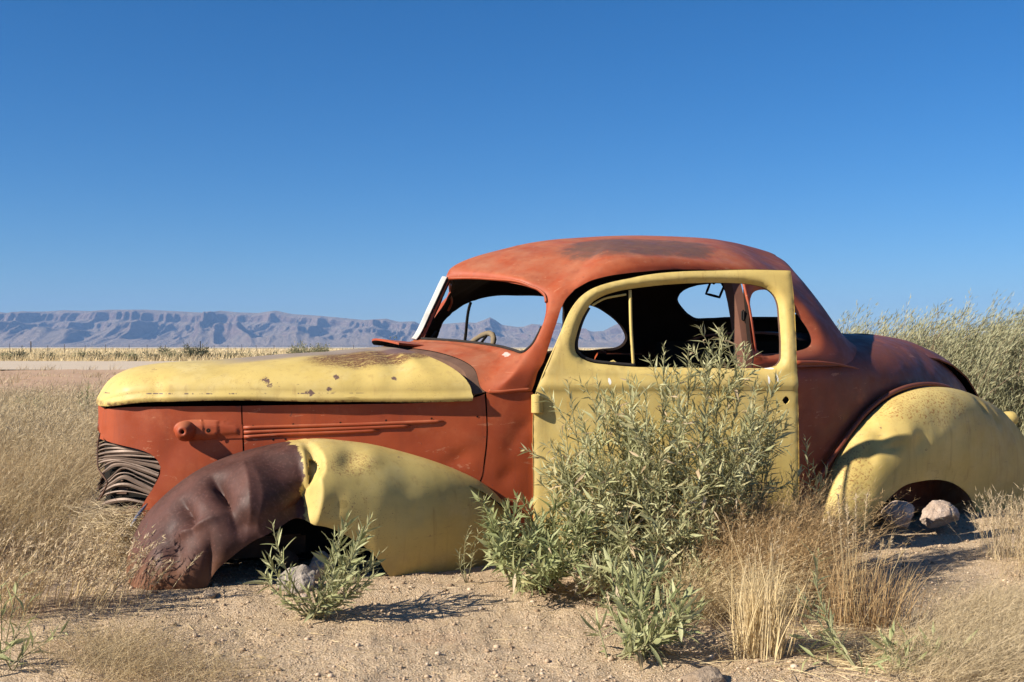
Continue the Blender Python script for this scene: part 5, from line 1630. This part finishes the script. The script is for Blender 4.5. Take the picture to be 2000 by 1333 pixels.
# grass with dense heads leaning on the fender's nose
sp = [dict(X=x, Y=y, n=26, h=h, spread=.05, fan=.16, lean=(.22, 0, 0), W=.0028, segs=4, curl=.15, fl=dict(per=16, size=.020, t0=.62, W=.004, wild=.45)) for x, y, h in [(-1.52, 3.46, .22), (-1.44, 3.56, .26), (-1.36, 3.56, .22), (-1.40, 3.44, .18), (-1.60, 3.42, .24), (-1.70, 3.40, .26), (-1.30, 3.60, .16), (-1.78, 3.46, .28), (-1.65, 3.52, .28), (-1.54, 3.36, .18), (-1.86, 3.36, .24), (-1.48, 3.64, .30), (-1.62, 3.30, .2), (-1.74, 3.28, .2)]]
plant_field("headed_grass", "dense seed-headed dry grass leaning against the maroon front of the fender", "grass", sp, M_STRAW, None, M_SEED)
# wispy tufts at the bottom left
for lab, X, Y, n, h in (("wispy pale dry tuft on the sand at the bottom left, nearer the middle", -.98, 2.80, 520, .16), ("wispy golden dry tuft on the sand in the lower left corner", -1.14, 2.98, 620, .17), ("small flattened dry tuft at the bottom edge left of the open sand", -.80, 2.74, 300, .11)):
    plant_field("wispy_tuft", lab, "grass tuft", [dict(X=X, Y=Y, n=n, h=h, spread=.085, fan=.75, lean=(.1, 0, 0), W=.0013, segs=4, curl=.6, fl=dict(per=4, size=.016, t0=.4, W=.0013))], M_GOLD, None, M_GOLD)
# brown fluffy clump right of the tall shrub
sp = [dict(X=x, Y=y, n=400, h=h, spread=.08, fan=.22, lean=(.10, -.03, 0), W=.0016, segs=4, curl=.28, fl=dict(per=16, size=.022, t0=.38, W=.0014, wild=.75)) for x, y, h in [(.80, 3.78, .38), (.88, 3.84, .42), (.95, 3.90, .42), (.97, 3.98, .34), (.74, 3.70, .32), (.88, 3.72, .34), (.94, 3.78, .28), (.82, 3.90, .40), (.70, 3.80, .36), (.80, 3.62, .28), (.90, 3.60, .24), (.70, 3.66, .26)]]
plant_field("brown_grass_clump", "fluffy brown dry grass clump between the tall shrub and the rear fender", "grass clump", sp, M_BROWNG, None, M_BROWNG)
sp = [dict(X=x, Y=y, n=230, h=.26, spread=.06, fan=.35, lean=(.30, -.25, 0), W=.0016, segs=4, curl=.45, fl=dict(per=9, size=.018, t0=.4, W=.0014)) for x, y in [(.62, 3.50), (.70, 3.48), (.66, 3.58), (.56, 3.46)]]
plant_field("drooping_grass_clump", "drooping tan grass clump under the tall shrub's right side", "grass clump", sp, M_GOLD, None, M_STRAW)
# pale straw tuft
sp = [dict(X=.69, Y=3.02, n=300, h=.25, spread=.032, fan=.10, lean=(.03, 0, 0), W=.0034, segs=4, curl=.10), dict(X=.70, Y=3.03, n=46, h=.40, spread=.03, fan=.13, lean=(.02, 0, 0), W=.0022, segs=4, curl=.10, fl=dict(per=5, size=.012, t0=.85)), dict(X=.66, Y=3.0, n=34, h=.24, spread=.03, fan=.45, lean=(-.25, 0, 0), W=.0026, segs=4, curl=.12)]
plant_field("straw_tuft", "upright pale straw tuft standing in front of the brown grass", "grass tuft", sp, M_STRAW, None, M_SEED)
# seed-headed tuft before the rear fender
sp = [dict(X=1.08, Y=3.34, n=130, h=.22, spread=.050, fan=.15, lean=(.05, 0, 0), W=.0026, segs=4, curl=.14), dict(X=1.15, Y=3.34, n=110, h=.22, spread=.045, fan=.18, lean=(.10, 0, 0), W=.0026, segs=4, curl=.16), dict(X=1.03, Y=3.38, n=80, h=.28, spread=.045, fan=.14, lean=(.02, 0, 0), W=.0024, segs=4, curl=.14)]
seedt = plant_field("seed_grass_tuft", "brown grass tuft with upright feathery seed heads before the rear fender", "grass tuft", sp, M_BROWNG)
for (x, y, Y, hl) in [(1637, 968, 3.40, .055), (1655, 990, 3.40, .06), (1672, 968, 3.42, .075), (1694, 966, 3.36, .055), (1640, 1025, 3.36, .06), (1668, 1030, 3.34, .06), (1700, 1040, 3.34, .06), (1725, 1058, 3.32, .065), (1742, 1052, 3.36, .06), (1765, 1075, 3.30, .06), (1655, 1060, 3.30, .05), (1618, 1000, 3.42, .05)]:
    tp = at(x, y, Y)
    ft = foot(1.08 + (tp[0] - 1.08) * .45, 3.36)
    c = (ft + tp) / 2 + np.array([-.01, 0, .03])
    P = bez(ft, c, tp, np.linspace(0, 1, 8))
    V, F, Tt = tube_data(P, np.linspace(.0014, .0007, 8), 4, False)
    ff = Foliage(); ff.add(V, F)
    n = 70
    t = 1 - hl / .34 * rng.random(n)
    Q = bez(ft, c, tp, t)
    T = unit(tp - c)
    dd = unit(T + rng.normal(0, .42, (n, 3)))
    l = .016 * rng.uniform(.6, 1.2, n)
    s = unit(np.cross(dd, rng.normal(size=(n, 3)))) * .0013
    V = np.stack([Q - s, Q + s, Q + dd * l[:, None]], 1).reshape(-1, 3)
    ff.add(V, np.arange(len(V)).reshape(-1, 3))
    link("seed_head", ff.mesh("seed_head"), M_SEED, seedt, False)
# fine pale grass filling the bottom right corner
sp = []
for k in range(150):
    Y = rng.uniform(2.70, 3.55)
    X = rng.uniform(.40 * Y + .02 - (3.35 - Y) * .28, .53 * Y)
    sp.append(dict(X=X, Y=Y, n=62, h=.15 * rng.uniform(.7, 1.2), spread=.06, fan=.5, lean=(.45, -.05, 0), W=.0012, segs=4, curl=.30, fl=dict(per=4, size=.020, t0=.5, W=.0013)))
plant_field("fine_grass", None, None, sp, M_GREYG, "stuff", M_GREYG)
# taller stalks at the right edge behind it
sp = [dict(X=x, Y=y, n=60, h=h, spread=.05, fan=.18, lean=(.02, 0, 0), W=.0026, segs=4, curl=.16, fl=dict(per=14, size=.024, t0=.5, W=.002, wild=.5)) for x, y, h in [(1.98, 4.36, .26), (2.06, 4.40, .28), (2.14, 4.36, .30), (2.10, 4.24, .24), (2.20, 4.30, .30)]]
plant_field("edge_stalks", "tall dry stalks at the right edge beside the rear wheel arch", "grass clump", sp, M_GREYG, None, M_SEED)
sp = [dict(X=x, Y=y, n=170, h=.17, spread=.09, fan=.4, lean=(.2, -.1, 0), W=.0016, segs=4, curl=.4, fl=dict(per=4, size=.02, t0=.5, W=.0014)) for x, y in [(1.98, 4.02), (2.05, 3.92)]]
plant_field("edge_grass", "low pale grass at the right edge under the tall stalks", "grass clump", sp, M_GOLD, None, M_STRAW)
# flattened straw between the tufts
f = Foliage()
n = 1100
X = rng.normal(1.06, .20, n); Y = rng.normal(3.02, .14, n)
base = np.stack([X, Y, gz(X, Y, False) + rng.uniform(.002, .02, n)], 1)
az = rng.normal(.1, .7, n)
d = unit(np.stack([np.cos(az), np.sin(az), rng.normal(.05, .08, n)], 1))
V, F = blade_mesh(base, d, rng.uniform(.05, .2, n), np.full(n, .0022), np.stack([rng.normal(0, .01, n), rng.normal(0, .01, n), -.01 * np.ones(n)], 1), 3)
f.add(V, F)
link("lying_straw", f.mesh("lying_straw"), M_STRAW, None, False, "stuff")
# matted straw caught under the grille
f = Foliage()
n = 2600
cu = rng.normal(-.56, .06, n); cv = rng.uniform(.05, .36, n); cw = np.clip(rng.normal(.15, .055, n), .0, .245)
cu = cu - .05 * (cv < .2)
yaw = CAR_YAW
bx = CAR_POS[0] + cu * math.cos(yaw) + cv * math.sin(yaw)
by = CAR_POS[1] + cu * math.sin(yaw) - cv * math.cos(yaw)
az = rng.normal(-.3, .5, n) + math.pi * (rng.random(n) < .5)
d = unit(np.stack([np.cos(az), np.sin(az), rng.normal(0, .25, n)], 1))
V, F = blade_mesh(np.stack([bx, by, cw], 1), d, rng.uniform(.05, .16, n), np.full(n, .0022), rng.normal(0, .02, (n, 3)), 3)
f.add(V, F)
link("matted_straw", f.mesh("matted_straw"), M_GREYG, None, False, "stuff")
# litter on the sand
f = Foliage()
n = 420
X = rng.uniform(-1.1, 1.5, n); Y = rng.uniform(2.65, 3.9, n)
base = np.stack([X, Y, gz(X, Y) + .003], 1)
az = rng.uniform(0, 6.28, n)
V, F = blade_mesh(base, unit(np.stack([np.cos(az), np.sin(az), rng.normal(.03, .05, n)], 1)), rng.uniform(.02, .09, n), np.full(n, .0018), np.zeros((n, 3)), 2)
f.add(V, F)
link("plant_litter", f.mesh("plant_litter"), M_STRAW, None, False, "stuff")

# ---------------------------------------------------------------- feathery bushes behind the rear of the car
def feather_bush(label, X, Y, w, h, n, lean=.35, depth=.6):
    root = empty("feathery_bush", tuple(foot(X, Y)))
    tag(root, label, "bush")
    b0 = np.array(root.location)
    fol, st = Foliage(), Foliage()
    bx = X + rng.uniform(-w, w, n) * .62; by = Y + rng.uniform(-depth, depth, n)
    k = (bx - X) / w
    hh = h * (1 - .30 * k ** 2) * rng.uniform(.55, 1.06, n)
    base = np.stack([bx, by, gz(bx, by, False) - .02], 1)
    d = unit(np.stack([k * .55 + rng.normal(.05, .16, n), rng.normal(0, .18, n) - .05, np.ones(n)], 1))
    bend = np.stack([rng.normal(lean, .15, n), rng.normal(0, .12, n), -np.abs(rng.normal(.12, .08, n))], 1) * hh[:, None]
    V, F = blade_mesh(base, d, hh, np.full(n, .008), bend, 5)
    st.add(V - b0, F)
    per = 130
    t = .12 + .88 * rng.random((n, per)) ** .8
    P = base[:, None] + d[:, None] * (hh[:, None] * t)[..., None] + bend[:, None] * (t * t)[..., None]
    T = unit(d[:, None] * hh[:, None, None] + 2 * bend[:, None] * t[..., None])
    out = rng.normal(0, 1, (n, per, 3))
    off = rng.random((n, per, 1)) * .10 * (1.1 - t[..., None] * .6)
    P = P + unit(out) * off
    dd = unit(T + .45 * out * .6 + np.array([.25, 0, .1]))
    P, dd = P.reshape(-1, 3) - b0, dd.reshape(-1, 3)
    V, F = leaf_mesh(P, dd, rng.normal(size=P.shape), rng.uniform(.022, .055, len(P)), rng.uniform(.0035, .0065, len(P)), .1)
    fol.add(V, F)
    link("foliage", fol.mesh("foliage"), M_FEATHER, root, False, "stuff")
    link("branch_work", st.mesh("branch_work"), M_STEMDRY, root, False, "stuff")
feather_bush("wispy feathery bush just showing over the trunk, left of the others", 2.30, 8.0, .42, 1.20, 380)
feather_bush("pale feathery bush right behind the car's trunk, second from the left", 2.66, 7.8, .62, 1.20, 800)
feather_bush("tall pale feathery bush behind the rear fender", 3.22, 7.5, .66, 1.28, 950)
feather_bush("broad feathery bush at the right edge behind the tail", 3.85, 7.1, .80, 1.20, 950)
feather_bush("lower feathery bush at the right edge, nearest the tail lamp", 3.55, 6.5, .55, .82, 420, .25)

# ---------------------------------------------------------------- plants across the plain
def round_bush(name, label, X, Y, w, h, n, mat, size, group=None, z0=None):
    z = float(gz(np.array([X]), np.array([Y]))[0]) if z0 is None else z0
    root = empty(name, (X, Y, z))
    tag(root, label, "bush", group)
    fol, st = Foliage(), Foliage()
    # clumps of leaves at the ends of branching stems
    m = 26
    a = rng.uniform(0, 6.28, m); e = np.abs(rng.normal(.55, .35, m))
    tipv = np.stack([np.cos(a) * np.cos(e) * w, np.sin(a) * np.cos(e) * w * .8, (.25 + .75 * np.sin(e)) * h], 1) * rng.uniform(.55, 1.05, (m, 1))
    for q in tipv:
        V, F, Tt = tube_data(np.array([(0, 0, -.05), q * .5 + [0, 0, .06 * h], q]), np.array([.012, .008, .003]) * max(1, h), 4, False)
        st.add(V, F)
    c = tipv[rng.integers(0, m, n)] * rng.uniform(.45, 1.08, (n, 1)) + rng.normal(0, .13, (n, 3)) * np.array([w, w, h])
    c[:, 2] = np.maximum(c[:, 2], .01)
    V, F = leaf_mesh(c, unit(c + rng.normal(0, .5, (n, 3)) + [0, 0, .3]), rng.normal(size=(n, 3)), size * rng.uniform(.6, 1.4, n), size * .3 * rng.uniform(.6, 1.4, n))
    fol.add(V, F)
    link("foliage", fol.mesh("foliage"), mat, root, False, "stuff")
    link("branch_work", st.mesh("branch_work"), M_STEMDRY, root, False, "stuff")
M_FARBUSH = leafy("dark_olive_leaves", (.075, .080, .040), (.145, .145, .080), None, .2)
M_FARPALE = leafy("pale_olive_leaves", (.20, .20, .10), (.33, .31, .17), None, .2)
def far(x, y, Y):
    return (x - 1000) / FOC * Y
for lab, x, Y, w, h, n, mat, sz in (
        ("dark green bush across the road, left of the car's hood", 383, 72, 1.0, 1.05, 1500, M_FARBUSH, .16),
        ("olive bush across the road above the middle of the hood", 588, 70, .9, .95, 1200, M_FARPALE, .16),
        ("pale olive bush above the hood, right of two in a pair", 622, 74, .8, 1.2, 1100, M_FARPALE, .16),
        ("leaning grey-brown thorn bush just left of the cowl vent", 690, 44, .95, .75, 900, M_FARBUSH, .10),
        ("yellow-green bush behind the cowl vent and windshield strip", 762, 34, .75, .85, 1300, M_FARPALE, .09),
        ("green bush seen through the windshield by the steering wheel", 985, 30, .6, .60, 900, M_FARPALE, .08),
        ("low bush seen through the windshield's lower right corner", 1022, 26, .35, .50, 700, M_FARPALE, .07)):
    round_bush("roadside_bush", lab, far(x, 0, Y), Y, w, h, n, mat, sz)
ORD = 'first second third fourth fifth sixth seventh eighth ninth tenth eleventh twelfth thirteenth last'.split()
for i, (x, Y, w, h) in enumerate([(10, 71, .8, .6), (40, 70, .7, .75), (95, 72, .9, .55), (152, 70, .6, .6), (196, 71, 1.1, .6), (235, 72, 1.0, .5), (258, 69, .7, .5), (300, 70, .9, .65), (320, 86, .5, 1.0), (340, 71, 1.0, .75), (425, 73, .8, .5), (455, 72, .9, .55), (490, 73, .8, .45), (520, 74, .9, .5)]):
    round_bush("verge_shrub", "%s small olive shrub from the left in the row along the road's far verge" % ORD[i], far(x, 0, Y), Y, w, h, 420, M_FARBUSH if i % 3 else M_FARPALE, .16, "small shrubs along the road's far verge")
for lab, x, Y, h in (("grey-green weed standing above the grass before the hood's nose", 168, 9.6, .55), ("small weed in the grass, left of the grey-green weed", 80, 9.8, .42)):
    b = foot(far(x, 0, Y), Y)
    st = [(b, b + np.array([rng.normal(0, .06), rng.normal(0, .05), h * rng.uniform(.7, 1.15)]), np.zeros(3)) for q in range(6)]
    shrub("field_weed", lab, b, st, (.06, .012), .016, M_LEAF, 0, 1, 0, stem_r=.004, cat="weed")
# pale grass on the plain beyond the road
f = Foliage()
n = 46000
Y = 67 + 240 * rng.random(n) ** 1.9
X = rng.uniform(-.56, .56, n) * Y
base = np.stack([X, Y, gz(X, Y, False) - .02], 1)
d = unit(np.stack([rng.normal(.15, .25, n), rng.normal(0, .2, n), np.ones(n)], 1))
V, F = blade_mesh(base, d, rng.uniform(.20, .55, n), rng.uniform(.03, .07, n) * (Y / 90), rng.normal(.05, .05, (n, 3)), 1, .3)
f.add(V, F)
link("plain_grass", f.mesh("plain_grass"), M_STRAW, None, False, "stuff")
# scattered dry tufts on the red bank
f = Foliage()
for k in range(170):
    Y = rng.uniform(15, 38); X = rng.uniform(-.55, .0) * Y
    tuft(f, X, Y, 26, .16 * rng.uniform(.6, 1.6), .12, .35, W=.010, segs=2)
link("bank_grass", f.mesh("bank_grass"), M_GREYG, None, False, "stuff")

# ---------------------------------------------------------------- fence on the plain
fence = empty("wire_fence", (0, 150, 0))
tag(fence, "thin wire fence with dark posts crossing the plain below the mountains", "fence")
M_POST = plain("weathered_post", (.055, .045, .038), .9, .3, 5)
PX = [(-60, 1.2), (18.7, 1.45), (60, 1.75), (93, 1.2), (126, 1.35), (166, 1.2), (206, 1.3), (252, 1.3), (287, 1.3), (323, 1.25), (360, 1.25), (391, 1.75), (418, 1.2), (445, 1.2), (472, 1.3), (500, 1.2), (535, 1.2), (570, 1.2), (600, 1.2), (640, 1.2), (690, 1.2), (740, 1.2)]
posts = []
for x, h in PX:
    X = far(x, 0, 150)
    z = float(gz(np.array([X]), np.array([150.]))[0])
    r = .075 if h > 1.5 else .035
    P = np.array([(X, 0, z - .1), (X + .02, 0, z + h * .6), (X + .01, 0, z + h)])
    tube("post", P, r, M_POST, fence, 6)
    posts.append((X, z))
posts = np.array(posts)
for hh in (.35, .7, 1.05):
    P = np.array([(x, 0, z + hh) for x, z in posts])
    tube("wire", P, .008, M_POST, fence, 4)

# ---------------------------------------------------------------- stones
def rock(name, label, loc, size, seed, mat, rot=0.0, cuts=7, cat="rock"):
    bm = bmesh.new()
    bmesh.ops.create_icosphere(bm, subdivisions=5, radius=1)
    r = np.random.default_rng(seed)
    planes = [(unit(r.normal(size=3)), r.uniform(.62, .88)) for q in range(cuts)]
    for v in bm.verts:
        p = np.array(v.co)
        for nrm, dd in planes:
            e = p @ nrm - dd
            if e > 0:
                p = p - nrm * e * .93
        q = Vector(p)
        p = p * (1 + .10 * noise.fractal(q * 1.7 + Vector((seed, 0, 0)), 1, 2, 4) + .035 * noise.fractal(q * 7 + Vector((0, seed, 0)), 1, 2, 4))
        v.co = Vector((p[0] * size[0], p[1] * size[1], p[2] * size[2]))
    me = bpy.data.meshes.new(name)
    bm.to_mesh(me); bm.free()
    o = link(name, me, mat, None, True)
    o.location = loc
    o.rotation_euler = (0, 0, rot)
    tag(o, label, cat)
    return o
def rock_mat(name, a, b, c):
    k = NT(name)
    n = k.noise(14, 6, .7)
    col = k.mix(k.step(n, .35, .7), a, b)
    col = k.mix(k.mul(k.step(k.noise(60, 4, .7), .5, .7), .5), col, c)
    return k.pbr(col, .9, k.bump(k.add(k.noise(35, 7, .7), k.mul(k.noise(9, 4), 1.5)), .9, .02), 0, .15)
M_R1 = rock_mat("grey_granite", (.33, .28, .225), (.50, .43, .36), (.21, .17, .14))
M_R2 = rock_mat("pink_granite", (.40, .30, .23), (.58, .47, .39), (.24, .15, .11))
M_R3 = rock_mat("tan_stone", (.30, .22, .15), (.42, .33, .24), (.2, .14, .1))
p = foot(-.745, 3.74); rock("boulder", "pale grey granite boulder in the front wheel arch", (p[0], p[1], p[2] + .030), (.072, .062, .062), 11, M_R1, .4)
p = foot(-.70, 3.92); rock("boulder", "shaded grey stone behind the boulder in the front wheel arch", (p[0], p[1], p[2] + .04), (.075, .05, .07), 31, M_R1, 1.2)
q1 = at(1757, 1008, 4.82); rock("angular_stone", "angular pinkish stone block under the front of the rear wheel arch", (q1[0], q1[1], q1[2] + .005), (.080, .07, .062), 12, M_R2, .2, 9)
q2 = at(1832, 1004, 4.96); rock("rounded_stone", "rounded pinkish stone in the middle of the rear wheel arch", (q2[0], q2[1], q2[2] - .002), (.100, .080, .064), 21, M_R2, .5, 9)
p = foot(-1.02, 3.63); rock("small_stone", "small brown stone on the sand left of the sapling", (p[0], p[1], p[2] + .012), (.026, .022, .02), 14, M_R3)
p = foot(-.70, 3.62); rock("small_stone", "small pale stone just below the boulder in the arch", (p[0], p[1], p[2] + .008), (.02, .018, .014), 15, M_R2)
p = foot(.50, 2.80); rock("sand_clod", "crumbling clod of sand right of the nearest shrub's foot", (p[0], p[1], p[2] + .012), (.060, .05, .035), 16, M_R3, .3, 4, "clod")
# loose gravel: pebble meshes scattered as one layer
def gravel():
    ico = bmesh.new()
    bmesh.ops.create_icosphere(ico, subdivisions=1, radius=1)
    bv = np.array([v.co[:] for v in ico.verts]); bf = np.array([[v.index for v in fc.verts] for fc in ico.faces])
    ico.free()
    n = 20000
    Y = 2.55 + 3.2 * rng.random(n) ** 1.5
    X = rng.uniform(-.42, .52, n) * Y
    s = .0016 + .0018 * rng.random(n) + .007 * rng.random(n) ** 26
    s = s * (Y / 3.1) ** .5
    z = gz(X, Y)
    V = bv[None] * rng.uniform(.75, 1.25, (n, len(bv), 1))
    V = V * s[:, None, None] * np.stack([rng.uniform(.8, 1.3, n), rng.uniform(.8, 1.3, n), rng.uniform(.5, .9, n)], 1)[:, None]
    V = V + np.stack([X, Y, z + s * .25], 1)[:, None]
    F = (np.arange(n) * len(bv))[:, None, None] + bf[None]
    k = NT("mixed_gravel")
    c = k.ramp(k.geo.outputs["Random Per Island"], [(0, (.20, .135, .085)), (.35, (.40, .285, .18)), (.75, (.54, .40, .27)), (1, (.57, .455, .335))])
    m = k.pbr(c, .9, None, 0, .15)
    link("gravel", np_mesh("gravel", V.reshape(-1, 3), [F.reshape(-1, 3)]), m, None, True, "stuff")
gravel()

# ---------------------------------------------------------------- names for the masses nobody could count
for nm, lab, cat in (("golden_grass", "golden dry grass filling the left side before the car's nose", "grass"),
                     ("tawny_grass", "tawny brown stems mixed through the grass left of the car", "grass"),
                     ("pale_grass", "pale straw stems mixed through the grass left of the car", "grass"),
                     ("greyish_grass", "greyish dry grass farther back on the left, up to the red bank", "grass"),
                     ("fine_grass", "fine pale grass covering the bottom right corner", "grass"),
                     ("lying_straw", "flattened straw lying between the tufts at the lower right", "straw"),
                     ("matted_straw", "matted straw caught below the bent grille", "straw"),
                     ("plant_litter", "bits of dry stalk scattered on the open sand", "litter"),
                     ("plain_grass", "pale yellow grass on the plain beyond the road", "grass"),
                     ("bank_grass", "thin dry tufts scattered over the reddish bank before the road", "grass"),
                     ("gravel", "loose fine gravel strewn over the sand in the foreground", "gravel")):
    o = bpy.data.objects.get(nm)
    if o:
        tag(o, lab, cat)
